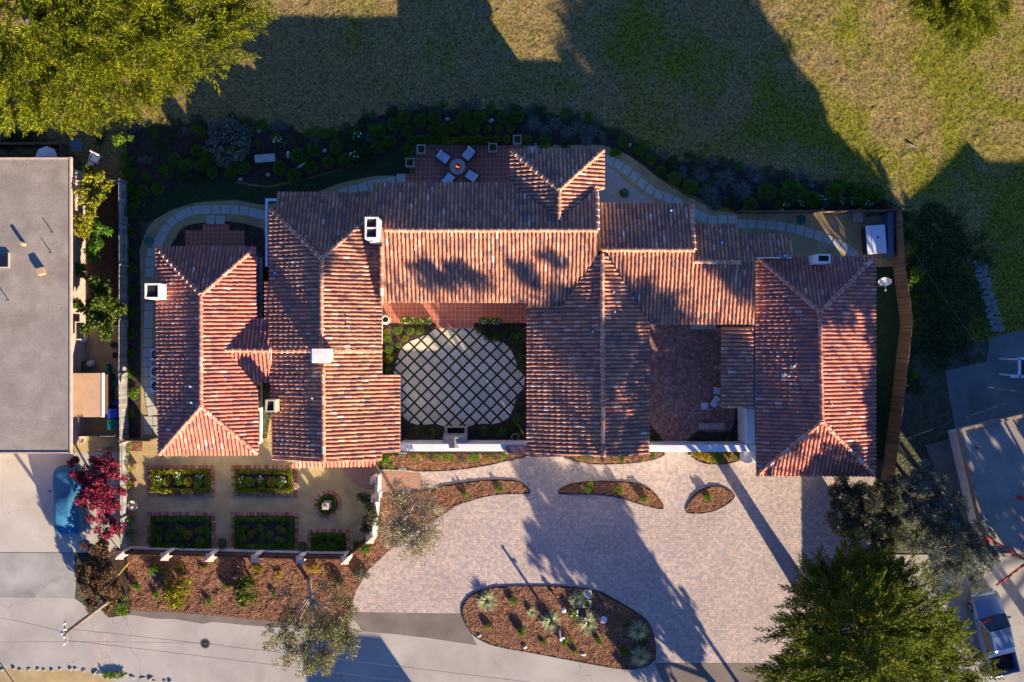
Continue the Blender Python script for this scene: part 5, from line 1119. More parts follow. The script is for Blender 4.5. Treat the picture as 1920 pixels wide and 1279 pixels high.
# ================================================================ FRONT BEDS
FB = [('shrG', 290, 1063, 12, 1, 'leafy green plant with a white rock, by the second pier'), ('shrY', 311, 1071, 8, .8, 'small yellow green plant right of the leafy plant with a rock'), ('shrY', 338, 1063, 9, .8, 'small yellow green plant just below the second pier'),
      ('shrG', 255, 1098, 9, .8, 'small green plant nearest the maroon bush'), ('shrG', 296, 1113, 8, .9, 'small pale green plant near the lower left of the mulch'), ('shrY', 383, 1062, 7, .7, 'tiny yellow plant under the third pier'),
      ('shrG', 424, 1096, 8, .9, 'small pale green plant between the two large yellow bushes'), ('shrG', 393, 1129, 9, .9, 'small pale green plant low between the large bushes'), ('shrY', 484, 1064, 9, .8, 'small yellow green plant below the fourth pier'),
      ('orange', 524, 1077, 8, .7, 'small bright yellow flowering plant left of the fifth pier'), ('orange', 590, 1063, 11, .7, 'larger bright yellow flowering plant below the garden fence corner'), ('shrG', 515, 1111, 6, .9, 'tiny green plant left of the bare oak trunk'),
      ('shrG', 688, 1030, 8, .8, 'small green plant in the mulch outside the diagonal fence'), ('oliveG', 677, 1074, 13, .8, 'grey green shrub at the left edge of the paved driveway'), ('olive', 636, 1088, 12, .8, 'sparse olive shrub right of the bare oak trunk')]
for k, x, y, r_, h, lab in FB: plant(LOOSE[k], x, y, r_, 'bed_plant', lab, 'plant', None, h * 1.2, z=.03)
boulder(289, 1078, .12, .11, .1, 0, 'small white rock below the leafy plant near the second pier', 'flower')
for i, (x, y, w_, h_, lab) in enumerate([(335, 1108, 24, 30, 'large yellow and green bush in the mulch, left of the pair'), (462, 1103, 20, 33, 'large yellow and green bush in the mulch, right of the pair')]):
    r = np.random.default_rng(40 + i); p = G(x, y, .5); t = thing('yellow_bush', lab, 'bush', (p.x, p.y, .03)); parts = []
    for k in range(26):
        a = r.random() * 6.28; q = r.random() ** .6; parts.append(ball((q * math.cos(a) * w_ / S, q * math.sin(a) * h_ / S, .35 + .5 * (1 - q) + .2 * r.random()), .24, 75, .17, .08, r))
    V, F = merge(parts); npmesh('leaves', V, F, M['shrY' if i == 0 else 'citrus'], t)
    MB().tube([(0, 0, 0), (.1, .1, .6)], .04, 5).build('stem', M['bark'], t)
for i, (x, y, l) in enumerate([(353, 1092, 'thin stake leaning behind the left large yellow bush'), (448, 1075, 'thin stake leaning behind the right large yellow bush')]):
    p = G(x, y); o = MB().tube([(0, 0, 0), (.02, .02, 1.3)], .025, 5).build('garden_stake', M['pine']); o.location = p; props(o, l, 'stake')
# bed B, C, D along the house
rb = random.Random(9)
for i in range(12):
    x = 778 + i * 15 + rb.uniform(-3, 3); plant(LOOSE[('shrG', 'shrY', 'olive', 'shrG')[i % 4]], x, 858 + rb.uniform(-2, 3) - (i > 9) * 3, rb.uniform(6, 9), 'bed_plant', f'small leafy plant at the foot of the white front courtyard wall, {ORD[i]} from the left', 'plant', 'plants below the front courtyard wall', .8, z=.06)
for i in range(9):
    x = 1072 + i * 19; plant(LOOSE[('olive', 'shrY', 'shr')[i % 3]], x, 857 + rb.uniform(-2, 3), rb.uniform(5, 8), 'bed_plant', f'small plant in the narrow bed below the central wing, {ORD[i]} from the left', 'plant', 'plants below the central wing', .8, z=.06)
for i, (x, y, r_) in enumerate([(1308, 853, 9), (1325, 855, 10), (1345, 854, 15), (1366, 854, 10), (1384, 853, 9)]):
    plant(LOOSE['shrG' if i == 2 else ('orange' if i in (1,) else 'shrY')], x, y, r_, 'bed_plant', ['leftmost small bush of the bed below the white east court wall', 'orange flowering bush left of the tall yellow green bush', 'tall yellow green bush in front of the white east court wall', 'bush just right of the tall yellow green bush', 'rightmost small bush of the bed below the white east court wall'][i], 'bush', None, 1, z=.06)
plant(LOOSE['shrG'], 725, 862, 15, 'green_bush', 'bright green bush at the upper gateway pier beside the tiled roof', 'bush', None, 1.1, z=.04, sx=.8)
for i, (x, y, l) in enumerate([(733, 870, 'square grey utility lid beside the bright green bush'), (1293, 849, 'square grey utility lid left of the bed under the east court wall')]):
    p = G(x, y); t = thing('utility_box', l, 'utility box', (p.x, p.y, .03)); MB().box(0, 0, 0, .42, .38, .06).build('frame', M['trim'], t); MB().box(0, 0, .062, .30, .27, .01).build('grate', M['black'], t)
for i, (x, y, r_, lab) in enumerate([(872, 927, 7, 'small green plant in the left crescent mulch bed, left one'), (937, 915, 7, 'small green plant in the left crescent mulch bed, right one'), (1103, 914, 11, 'largest green plant in the middle crescent bed'), (1161, 919, 9, 'green plant at the middle of the middle crescent bed'),
        (1206, 932, 10, 'green plant near the right tip of the middle crescent bed'), (1327, 930, 10, 'green plant alone in the leaf shaped bed')]):
    plant(LOOSE['shrG'], x, y, r_, 'bed_plant', lab, 'plant', None, 1.3, z=.06)
# ---- driveway island
AG = [(913, 1125, 20, 'pale spiky agave at the left end of the driveway island'), (997, 1147, 11, 'small golden spiky grass near the island centre'), (1033, 1165, 20, 'pale spiky agave left of the mailbox post'), (1081, 1123, 18, 'shaded spiky agave beside the square utility lids'),
      (1103, 1167, 20, 'half lit spiky agave right of the white flowering plant'), (1196, 1180, 22, 'blue grey spiky agave at the right side of the island, upper one'), (1200, 1229, 21, 'blue grey spiky agave at the right side of the island, lower one')]
for x, y, r_, lab in AG: plant(ROS, x, y, r_ * 1.22, 'agave', lab, 'agave', None, .75, z=.06)
for i, (x, y, r_, lab) in enumerate([(960, 1124, 8, 'small green plant near the top edge of the island'), (917, 1173, 8, 'small green plant below the leftmost agave'), (976, 1182, 11, 'wide leafy green plant left of the two centre agaves'), (1019, 1203, 6, 'tiny green plant below the centre agave'),
        (1060, 1199, 9, 'pale green plant right of the mailbox post'), (1078, 1219, 6, 'tiny green plant beside the grey bottom rock'), (1122, 1197, 9, 'green plant below the half lit agave'), (1172, 1171, 7, 'dark small plant left of the upper blue agave'), (1168, 1220, 9, 'sparse green plant left of the lower blue agave'),
        (1206, 1205, 7, 'dark small plant between the two blue agaves')]): plant(LOOSE['shrG' if i < 7 else 'shr'], x, y, r_, 'bed_plant', lab, 'plant', None, 1.1, z=.06)
plant(LOOSE['shrG'], 1076, 1149, 12, 'flowering_plant', 'white flowering plant beside the small lantern on the island', 'flowering plant', None, 1.1, z=.06, flowers=True)
p = G(1101, 1113); t = thing('utility_box', 'pale square concrete utility lid at the top of the island', 'utility box', (p.x, p.y, .07), R(-3)); MB().box(0, 0, 0, .56, .56, .08).build('lid', M['flag'], t, bevel=.01)
p = G(1100, 1131); t = thing('utility_box', 'square utility box with a round ringed cap just below the pale lid', 'utility box', (p.x, p.y, .07), R(-3)); MB().box(0, 0, 0, .56, .52, .10).build('lid', M['flag'], t, bevel=.01); MB().lathe(0, 0, [(.2, .10), (.21, .2), (.16, .2), (.15, .14), (.01, .13)], 18).build('ringed_cap', M['shrY'], t)
p = G(1132, 1161); o = MB().lathe(0, 0, [(.24, 0), (.24, .06), (.20, .09), (.01, .09)], 8).build('utility_box', M['cushion']); o.location = (p.x, p.y, .07); props(o, 'small rounded blue white lid right of the half lit agave', 'utility box')
p = G(1056, 1139); t = thing('garden_lantern', 'small pale lantern left of the white flowering plant', 'lantern', (p.x, p.y, .06)); MB().lathe(0, 0, [(.04, 0), (.04, .45)], 8).build('stem', M['steel'], t); MB().lathe(0, 0, [(.10, .45), (.12, .62), (.16, .64), (.03, .74)], 8).build('lamp_head', M['whitemetal'], t)
p = G(1049, 1181); t = thing('mailbox_post', 'slim grey wooden post with a small crosspiece in the driveway island', 'post', (p.x, p.y, .05)); MB().box(0, 0, 0, .12, .12, 1.95).build('post', M['whitemetal'], t); MB().box(.10, .0, 1.6, .34, .09, .09).build('crosspiece', M['whitemetal'], t); MB().box(0, 0, 1.952, .17, .17, .04).build('cap', M['whitemetal'], t)

# ================================================================ TREES
tree('cypress_tree', 'huge sunlit yellow green cypress filling the upper left corner', 'tree', (70, 40),
     [(60, 50, 8.5, 5.0, .5), (180, 60, 8.5, 4.3, .5), (290, 55, 8.0, 3.6, .45), (385, 70, 7.2, 2.4, .4), (420, 20, 7, 2.4, .4), (60, 150, 7.5, 3.4, .4), (150, 150, 7.5, 3.2, .45), (235, 145, 7.0, 2.7, .4), (120, 200, 6.6, 1.7, .4), (290, 150, 6.2, 1.3, .4), (30, 190, 6.5, 1.6, .4), (330, 100, 7, 2.0, .4), (-80, 80, 8.5, 5, .5), (150, -60, 8.5, 5, .5), (320, -60, 8, 4, .5)],
     'conifer', 'cyp', r0=.6, seed=11, n_per=7, FL=.75, leafw=.05)
tree('cypress_tree', 'small bright green cypress at the top right on the sunlit lawn', 'tree', (1790, 20),
     [(1800, 15, 5.0, 2.0, .5), (1850, 25, 4.6, 1.1, .5), (1755, -5, 4.6, 1.5, .5), (1822, 55, 4.2, 1.0, .5), (1800, -40, 5, 2.2, .5)], 'conifer', 'cyp', r0=.2, seed=12, n_per=16, FL=.62, leafw=.045)
tree('cypress_tree', 'large dark cypress with sunlit lower tips at the lower right corner', 'tree', (1500, 1095),
     [(1630, 1185, 9.6, 2.8, .45), (1600, 1160, 7.6, 2.4, .4), (1665, 1215, 8.4, 2.4, .4), (1580, 1205, 7.8, 2.2, .4), (1620, 1130, 7.2, 2.0, .4), (1545, 1110, 7.0, 2.0, .4), (1520, 1190, 8, 2.1, .4), (1560, 1255, 10.5, 2.4, .4), (1650, 1270, 11.2, 2.6, .4), (1728, 1250, 8.6, 2.1, .4), (1700, 1160, 8, 2.4, .4), (1590, 1080, 6.6, 1.6, .4), (1758, 1190, 6.2, 1.5, .4), (1660, 1095, 6.8, 1.8, .4), (1800, 1255, 6.2, 1.5, .4), (1500, 1270, 9, 1.9, .4)],
     'conifer', 'cypD', r0=.42, seed=13, n_per=15, FL=.58, leafw=.055)
tree('olive_tree', 'round grey green olive tree at the corner of the paved driveway', 'tree', (1610, 940),
     [(1600, 935, 3.6, 1.5, .7), (1640, 965, 4.0, 1.9, .7), (1592, 980, 3.4, 1.4, .7), (1635, 1010, 3.4, 1.5, .6), (1670, 920, 3.4, 1.2, .6), (1690, 1000, 3.2, 1.1, .6)], 'leaf', 'olive', r0=.14, seed=44, dens=620, L=.17, W=.055)
tree('olive_tree', 'dark olive tree just right of the long brown fence end', 'tree', (1715, 915),
     [(1720, 915, 3.6, 1.6, .7), (1695, 950, 3.6, 1.4, .7), (1750, 925, 3.4, 1.1, .6), (1730, 890, 3.4, 1.0, .6)], 'leaf', 'oliveG', r0=.12, seed=15, dens=560, L=.17, W=.055)
tree('olive_tree', 'feathery grey green tree reaching toward the silver pickup truck', 'tree', (1770, 1020),
     [(1765, 985, 4.0, 1.7, .6), (1800, 1020, 4.2, 1.8, .6), (1780, 950, 3.6, 1.1, .6), (1840, 1030, 3.8, 1.2, .5), (1780, 1060, 3.6, 1.5, .6), (1750, 1085, 3.2, 1.1, .6), (1810, 1085, 3.2, 1.0, .6), (1725, 1010, 3.6, 1.2, .6)], 'leaf', 'oliveG', r0=.12, seed=16, dens=480, L=.2, W=.045, gap=.1)
tree('oak_tree', 'sparse oak leaning over the road edge with a pale forked trunk', 'tree', (578, 1086),
     [(600, 1160, 3.6, 1.2, .5), (560, 1185, 3.6, 1.3, .5), (625, 1205, 3.8, 1.5, .5), (575, 1230, 3.6, 1.4, .5), (648, 1175, 3.6, 1.1, .5), (522, 1195, 3.4, 1.0, .4), (600, 1245, 3.6, 1.0, .4), (535, 1230, 3.4, .8, .4), (655, 1150, 3.3, .7, .4), (640, 1120, 3.2, .9, .4), (545, 1145, 3.2, .8, .4), (610, 1090, 3.0, .6, .4), (530, 1110, 3.0, .7, .4), (655, 1195, 3.6, .6, .4)],
     'leaf', 'oak', 'barkpale', r0=.15, seed=17, dens=200, L=.14, W=.06, gap=.12, twigs=8, cl=22, cs=.85)
tree('oak_tree', 'pale nearly bare tree over the corner of the driveway and white gateway', 'tree', (762, 960),
     [(770, 1010, 3.2, 1.3, .5), (800, 1000, 3.4, 1.3, .5), (740, 980, 3.2, 1.2, .5), (745, 925, 3.0, .9, .5), (770, 940, 3.2, 1.0, .5), (805, 955, 3.2, .9, .5), (790, 1035, 3.2, .9, .5), (735, 1010, 3.0, .8, .5), (800, 910, 3.0, .6, .5)],
     'leaf', 'dry', 'barkpale', r0=.12, seed=18, dens=230, L=.13, W=.05, gap=.05, twigs=10, cl=26, cs=.9)
tree('olive_shrub', 'grey green olive shrub overhanging the garden wall beside the bare tree', 'shrub', (698, 965),
     [(690, 945, 1.6, .65, .6), (700, 975, 1.5, .6, .6), (690, 985, 1.4, .5, .6), (680, 930, 1.5, .4, .6)], 'leaf', 'olive', r0=.05, seed=19, dens=800, L=.13, W=.045)
tree('citrus_tree', 'glossy sunlit citrus tree beside the grey fence in the side yard', 'tree', (188, 575),
     [(185, 540, 2.6, .8, .6), (195, 575, 2.8, 1.1, .6), (180, 600, 2.6, .9, .6), (205, 610, 2.5, .8, .6), (165, 570, 2.5, .7, .6), (215, 575, 2.4, .6, .6)], 'leaf', 'citrus', r0=.08, seed=20, dens=420, L=.24, W=.12)
tree('yellow_tree', 'bright yellow leafed tree at the top of the neighbouring side yard', 'tree', (170, 385),
     [(175, 340, 2.6, .7, .6), (165, 375, 2.8, .9, .6), (185, 365, 2.6, .6, .6), (160, 410, 2.6, .75, .6), (160, 432, 2.3, .45, .6), (168, 325, 2.4, .35, .6), (195, 350, 2.2, .4, .6)], 'leaf', 'lime', r0=.06, seed=22, dens=420, L=.17, W=.10)
tree('green_tree', 'dark green small tree between the yellow tree and the citrus tree', 'tree', (184, 452), [(184, 440, 1.7, .8, .7), (182, 468, 1.6, .7, .7), (150, 505, 1.2, .4, .7)], 'leaf', 'shr', r0=.05, seed=23, dens=450, L=.18, W=.09)
tree('crimson_tree', 'bright crimson leafed tree beside the blue covered car', 'tree', (190, 925),
     [(165, 885, 2.6, 1.1, .6), (150, 900, 2.6, .8, .6), (160, 930, 2.5, .8, .6), (215, 910, 2.6, .8, .6), (215, 990, 2.2, .7, .6), (190, 865, 2.4, .7, .6), (200, 885, 2.7, .9, .6), (180, 920, 3.0, 1.1, .6), (205, 945, 2.8, .9, .6), (172, 955, 2.6, .8, .6), (205, 975, 2.2, .7, .6), (195, 990, 2.0, .6, .6), (140, 868, 2.2, .4, .6)], 'leaf', 'red', r0=.09, seed=24, dens=480, L=.16, W=.08, cl=14, cs=.85)
tree('maroon_bush', 'large dark maroon and green bush around the utility pole', 'bush', (190, 1070),
     [(180, 1020, 1.5, .9, .6), (200, 1050, 1.6, 1.0, .6), (175, 1065, 1.6, 1.0, .6), (200, 1095, 1.6, 1.0, .6), (170, 1100, 1.4, .8, .6), (205, 1130, 1.2, .7, .6), (175, 1130, 1.1, .6, .6), (155, 1078, 1.2, .6, .6)], 'leaf', 'maroon', r0=.06, seed=25, dens=620, L=.14, W=.08)
plant(LOOSE['shrG'], 232, 1137, 15, 'green_shrub', 'bright green low shrub at the road corner of the maroon bush', 'shrub', None, .8)
plant(BALLS['shrG'], 1655, 1050, 17, 'golden_shrub', 'golden green shrub glowing between the olive trees and cypress', 'shrub', None, 1.0)
V, F = blobs([(G(x, y).x, G(x, y).y, .15, r_, .25) for x, y, r_ in [(1715, 430, 1.5), (1760, 440, 2.2), (1800, 480, 2.0), (1730, 480, 1.8), (1720, 530, 1.5), (1770, 540, 2.2), (1810, 560, 1.6), (1740, 600, 2.0), (1800, 620, 1.8), (1770, 660, 1.6), (1720, 660, 1.3), (1715, 720, 1.0)]], 70, .2, .12, np.random.default_rng(31))
V[:, 2] = np.abs(V[:, 2] * .45) + .01; o = npmesh('ivy_ground_cover', V, F, M['ivy']); props(o, 'dark tangled ground cover spreading right of the long brown fence', 'ground cover', None, 'stuff')
plant(LOOSE['shrG'], 1712, 520, 18, 'green_shrub', 'patch of brighter green shrub just right of the brown fence', 'shrub', None, .8); plant(LOOSE['shrG'], 1708, 705, 13, 'green_shrub', 'small green shrub low beside the lower brown fence', 'shrub', None, .8)
for i, (x, y, r_) in enumerate([(60, 255, 26), (20, 262, 22), (190, 262, 14)]): plant(LOOSE['ivy'], x, y, r_, 'dark_shrub', ['dark shrub under the cypress above the flat roof, right one', 'dark shrub under the cypress above the flat roof, left one', 'dark shrub right of the flat roofed house under the cypress'][i], 'shrub', None, .8)
# trees beyond the frame: their shadows cross the driveway, the roofs and the lawn
def gs(sx, sy, z, s0=0): k = (z - s0) / math.tan(SUN_EL) * S; return sx + SX * k, sy - SY * k        # where something z high must stand to shade (sx, sy)
def offtree(name, label, trunk, shades, m, seed, kind='leaf', r0=.3, dens=42, gap=.12):
    lob = []
    for sx, sy, z, rad, s0 in shades:
        gx, gy = gs(sx, sy, z, s0); k = H / (H - z); lob.append((CX + (gx - CX) * k, CY + (gy - CY) * k, z, rad, .6))
    tree(name, label, 'tree', trunk, lob, kind, m, r0=r0, seed=seed, dens=dens, L=.42, W=.30, gap=gap)
offtree('pine_tree', 'tree standing south of the driveway outside the frame', (1440, 1400), [(1105, 1000, 6.4, 2.3, 0), (1180, 1080, 5.4, 2.0, 0), (1050, 960, 7.0, 1.7, 0), (1150, 1020, 6.6, 2.0, 0), (1240, 1130, 4.6, 1.6, 0), (1030, 1020, 6.2, 1.4, 0), (1020, 905, 7.8, 1.3, 0), (1110, 900, 7.6, 1.1, 0), (1290, 1180, 4.0, 1.2, 0), (1150, 1165, 4.6, 1.4, 0), (1205, 1195, 4.2, 1.4, 0), (1190, 1240, 3.8, 1.0, 0)], 'oak', 51, gap=.05, r0=.25)
offtree('pine_tree', 'tall pine standing far to the southeast outside the frame', (2080, 1370), [(1627, 560, 11.6, .9, 3.4), (1625, 620, 11.3, 1.1, 3.4), (1632, 690, 11, 1.2, 3.3), (1625, 760, 10.6, 1.2, 3.4), (1632, 830, 10, 1.2, 3.3)], 'oak', 52, gap=.0, r0=.2)
offtree('pine_tree', 'dark pine east of the neighbouring house outside the frame', (2150, 1180), [(1850, 1140, 8, 1.3, 1.0), (1875, 1200, 8.4, 1.5, 1.0), (1890, 1250, 8, 1.3, 1), (1800, 900, 8, 1.6, 3.3), (1860, 960, 7.4, 1.6, 3.3), (1830, 860, 9, 1.4, 3.3), (1890, 900, 9, 1.4, 3.3)], 'oak', 53, gap=.3)
def far(sx, sy, r_, X=2040): return (sx, sy, (X - sx) / (SX * S / math.tan(SUN_EL)), r_, 0)
EDGE = [(1655, 372), (1600, 318), (1620, 365), (1540, 245), (1560, 320), (1480, 165), (1500, 250), (1430, 95), (1440, 170), (1450, 260)]
offtree('pine_tree', 'first tall cypress of the eastern row outside the frame', (2045, 905), [far(x, y, 1.5) for x, y in EDGE], 'oak', 54, gap=.0, r0=.25)
offtree('pine_tree', 'second tall cypress of the eastern row outside the frame', (2050, 1080), [far(x, y, 2.0) for x, y in [(1390, 50), (1350, 0), (1390, 140), (1340, 80), (1300, 10), (1290, 110), (1340, 190), (1400, 230), (1240, 40), (1230, 150), (1290, 200)]], 'oak', 55, gap=.0, r0=.22)
offtree('pine_tree', 'third tall cypress of the eastern row outside the frame', (2050, 1330), [far(x, y, 2.1) for x, y in [(1180, 30), (1120, 90), (1170, 110), (1125, 150)]], 'oak', 56, gap=.0, r0=.2)
offtree('pine_tree', 'unseen tall tree south of the road, added to shade lawn and roof', (1352, 1440), [(x, y, 16 + (.4 if i % 2 else 0), .85, 0) for i, (x, y) in enumerate([(345, 50), (385, 45), (425, 45), (320, 95), (365, 95), (405, 60)])] + [(gx, gy, 14 + .3 * k, .75, 4.4) for k, (gx, gy) in enumerate([(795, 500), (850, 495), (838, 530), (880, 520), (905, 540), (815, 545), (960, 500), (1010, 470), (990, 530)])], 'oak', 57, gap=.0, r0=.22)  # unseen tree added to shade the northwest lawn and dapple the main roof

# ================================================================ NEIGHBOURS
t = thing('flat_roof_house', 'flat roofed grey gravel topped house on the left edge', 'house', G(0, 570)); O = t.location.copy()
a, b = G(-300, 850, 3.1), G(133, 296, 3.1)
MB().box((a.x + b.x) / 2, (a.y + b.y) / 2, 0, b.x - a.x - 1.1, b.y - a.y - .8, 2.9).build('wall', M['trim'], t, O)
rf = MB().box((a.x + b.x) / 2, (a.y + b.y) / 2, 2.9, b.x - a.x, b.y - a.y, .2).build('roof', M['tar'], t, O)
e = MB(); e.box(b.x - .03, (a.y + b.y) / 2, 2.88, .09, b.y - a.y + .1, .27); e.box((a.x + b.x) / 2, a.y + .03, 2.88, b.x - a.x, .09, .27); e.box((a.x + b.x) / 2, b.y - .03, 2.88, b.x - a.x, .09, .27); e.build('edge_trim', M['trim'], rf, O)
for x, y, r_, h in ((46, 458, .12, .42), (99, 436, .03, .34), (96, 474, .03, .34), (16, 563, .03, .36)):
    p = G(x, y, 3.1); v = MB().tube([(p.x, p.y, 3.09), (p.x, p.y, 3.1 + h)], r_, 9); v.build('vent_pipe', M['black'] if r_ < .1 else M['tan'], rf, O)
p = G(78, 509, 3.2); MB().box(p.x, p.y, 3.1, .42, .42, .35, .3).build('vent_box', M['tan'], rf, O)
db = MB(); dr = random.Random(8)
for k in range(110):
    p = G(dr.uniform(-5, 128), 300 + 540 * dr.random() ** 1.8, 3.1); db.rock(p.x, p.y, 3.1, dr.uniform(.02, .05), dr.uniform(.015, .04), .02, dr.uniform(0, 3), k, 5, 2)
db = db.build('leaf_litter', M['barkpale'], rf, O); db['kind'] = 'stuff'
p = G(6, 488, 3.2); sk = MB().box(p.x, p.y, 3.1, .75, .95, .14).build('skylight', M['trim'], rf, O); MB().box(p.x, p.y, 3.242, .65, .85, .02).build('pane', M['glass'], sk, O)
for py in (420, 620): 
    p = G(133, py, 3.1); f = MB().box(p.x - .22, p.y, 1.0, .06, 1.2, 1.1).build('window', M['trim'], t, O); MB().box(p.x - .185, p.y, 1.08, .02, 1.04, .94).build('pane', M['glass'], f, O)
p = G(55, 285); t = thing('deck_railing', 'dark wooden deck railing along the top of the flat roofed house', 'railing', p)
q = MB(); q.box(0, .35, 0, 5.2, .1, 1.0); q.box(2.55, -.1, 0, .1, .9, 1.0); q.build('board_panel', M['wooddark'], t, tint=True); MB().box(0, .35, 1.002, 5.3, .16, .05).build('top_rail', M['wood'], t, tint=True)
p = G(70, 289, 3.2); t = thing('patio_umbrella', 'pale blue umbrella top peeking over the flat roof edge', 'umbrella', (p.x, p.y, 0)); u = MB(); vs = [(0, 0, 2.5)] + [(.75 * math.cos(k * .785), .75 * math.sin(k * .785), 2.1) for k in range(8)]; u.add(vs, [(0, k + 1, (k + 1) % 8 + 1) for k in range(8)]); u.build('canopy', M['cushion'], t); MB().tube([(0, 0, 0), (0, 0, 2.45)], .025, 6).build('pole', M['steel'], t)
p = G(143, 272, .7); t = thing('round_table', 'dark round table at the corner of the flat roofed house', 'table', (p.x, p.y, 0)); MB().lathe(0, 0, [(.4, .68), (.42, .71), (.01, .72)], 20).build('tabletop', M['lead'], t); MB().tube([(0, 0, 0), (0, 0, .68)], .04, 8).build('leg', M['black'], t)
p = G(175, 297, .5); t = thing('lounge_chair', 'white folding lawn chair with a footrest beside the yellow tree', 'chair', (p.x, p.y, 0), R(-28))
MB().box(.05, .05, .36, .55, .52, .04).build('seat', M['whitemetal'], t, bevel=.01); MB().box(.02, .36, .40, .55, .10, .5).build('backrest', M['whitemetal'], t, bevel=.01); MB().box(-.1, -.45, .30, .4, .34, .04).build('footrest', M['whitemetal'], t, bevel=.01)
for sx, sy in ((-.2, -.2), (.3, -.2), (-.2, .35), (.3, .35)): MB().tube([(sx, sy, 0), (sx, sy, .38)], .018, 5).build('leg', M['whitemetal'], t)
for s in (-.22, .34): MB().tube([(s, .38, .62), (s, -.2, .6), (s, -.22, .38)], .022, 5).build('armrest', M['whitemetal'], t)
# shed
p = G(163, 741, 2.1); t = thing('garden_shed', 'small tan roofed lean-to shed against the flat roofed house', 'shed', (p.x, p.y, 0)); MB().box(0, 0, 0, 1.7, 2.6, 1.95).build('wall', M['wood'], t, tint=False)
q = MB(); q.add([(-.95, -1.42, 2.2), (.95, -1.42, 2.05), (.95, 1.42, 2.05), (-.95, 1.42, 2.2), (-.95, -1.42, 2.13), (.95, -1.42, 1.98), (.95, 1.42, 1.98), (-.95, 1.42, 2.13)], [(0, 1, 2, 3), (7, 6, 5, 4), (0, 4, 5, 1), (1, 5, 6, 2), (2, 6, 7, 3), (3, 7, 4, 0)])
q.build('roof', M['tan'], t); MB().box(1.0, 0, 1.9, .10, 2.86, .2).build('fascia', M['whitemetal'], t)
def wheelie(px, py, m, label, k=1.0):
    p = G(px, py, 1.0 * k); t = thing('wheeled_bin', label, 'bin', (p.x, p.y, .02)); MB().box(0, 0, .08, .56 * k, .5 * k, .86 * k, 0, 1.12).build('body', M[m], t, bevel=.02); MB().box(0, 0, .08 + .86 * k + .004, .68 * k, .62 * k, .07).build('lid', M[m], t, bevel=.025)
    for s in (-1, 1): MB().tube([(s * .24 * k - .02, .26 * k, .1), (s * .24 * k + .02, .26 * k, .1)], .1, 10).build('wheel', M['rubber'], t)
wheelie(211, 775, 'bluebin', 'blue wheeled bin beside the fence in the side yard'); wheelie(211, 796, 'greenbin', 'green wheeled bin just below the blue bin', 1.05)
p = G(215, 756, .5); o = MB().box(0, 0, 0, .42, .32, .45, 0, .95).build('storage_box', M['bluebin'], None, bevel=.02); o.location = (p.x, p.y, .02); props(o, 'small dark blue box above the blue wheeled bin', 'box')
q = MB(); q.box(0, 0, 0, .5, .5, .01); o = MB(); vs = []; fs = []
tp = [(203, 682), (209, 683), (210, 702), (214, 716), (224, 708), (225, 716), (219, 724), (208, 728), (202, 717), (205, 705)]
o = MB().prism([(G(x, y).x, G(x, y).y) for x, y in tp], .02, [.35 + .15 * math.sin(i * 2.1) for i in range(len(tp))]).build('teal_tarp', M['teal'], None, G(210, 710), bevel=.05); props(o, 'crumpled teal green tarp beside the grey fence', 'tarp')
p = G(148, 635, .9); t = thing('propane_tank', 'white oval tank standing against the flat roofed house', 'tank', (p.x, p.y, 0)); MB().lathe(0, 0, [(.12, 0), (.24, .1), (.26, .6), (.16, .85), (.05, .9)], 18).build('body', M['whitemetal'], t, smooth=True); MB().tube([(0, 0, .88), (0, 0, 1.0)], .05, 8).build('valve', M['steel'], t)
p = G(152, 687, .7); t = thing('wheelbarrow', 'cluttered handcart with a blue load above the tan shed', 'cart', (p.x, p.y, 0), R(12)); MB().box(0, 0, .35, .62, .5, .25, 0, 1.2).build('tray', M['wood'], t); MB().rock(.5, .06, .3, .26, .24, .4, 0, 7).build('blue_load', M['cushion'], t, smooth=True)
for s in (-1, 1): MB().tube([(-.2, s * .26, .35), (-.75, s * .28, .45)], .025, 5).build('handle', M['pine'], t)
MB().tube([(.25, -.04, .17), (.25, .04, .17)], .17, 12).build('wheel', M['rubber'], t)
p = G(141, 803, .8); t = thing('gas_meter', 'pale bluish meter box below the tan shed', 'meter', (p.x, p.y, 0)); MB().box(0, 0, .2, .35, .4, .5).build('casing', M['cushion'], t, bevel=.06); MB().tube([(0, 0, 0), (0, 0, .2)], .04, 6).build('pipe', M['steel'], t)
for i, (x, y) in enumerate([(214, 647), (217, 666)]):
    p = G(x, y, .3); t = thing('terracotta_pot', f'dark empty flower pot by the grey fence, {"upper" if i == 0 else "lower"} one', 'pot', (p.x, p.y, .02)); MB().lathe(0, 0, [(.14, 0), (.2, .3), (.22, .34), (.17, .34), (.15, .28), (.01, .28)], 16).build('pot', M['black'], t)
# bicycle-like wheel frame at the bottom
p = G(205, 842, .3); t = thing('plant_hoops', 'tangle of pale bent wire hoops beside the side yard gate', 'wire hoops', (p.x, p.y, 0))
for k in range(4): MB().tube([(-.45 + .1 * k + .4 * math.cos(a) * (1 - .1 * k), .05 * k, .02 + .55 * math.sin(a)) for a in [i * math.pi / 10 for i in range(11)]], .018, 5).build('hoop', M['barkpale'], t)
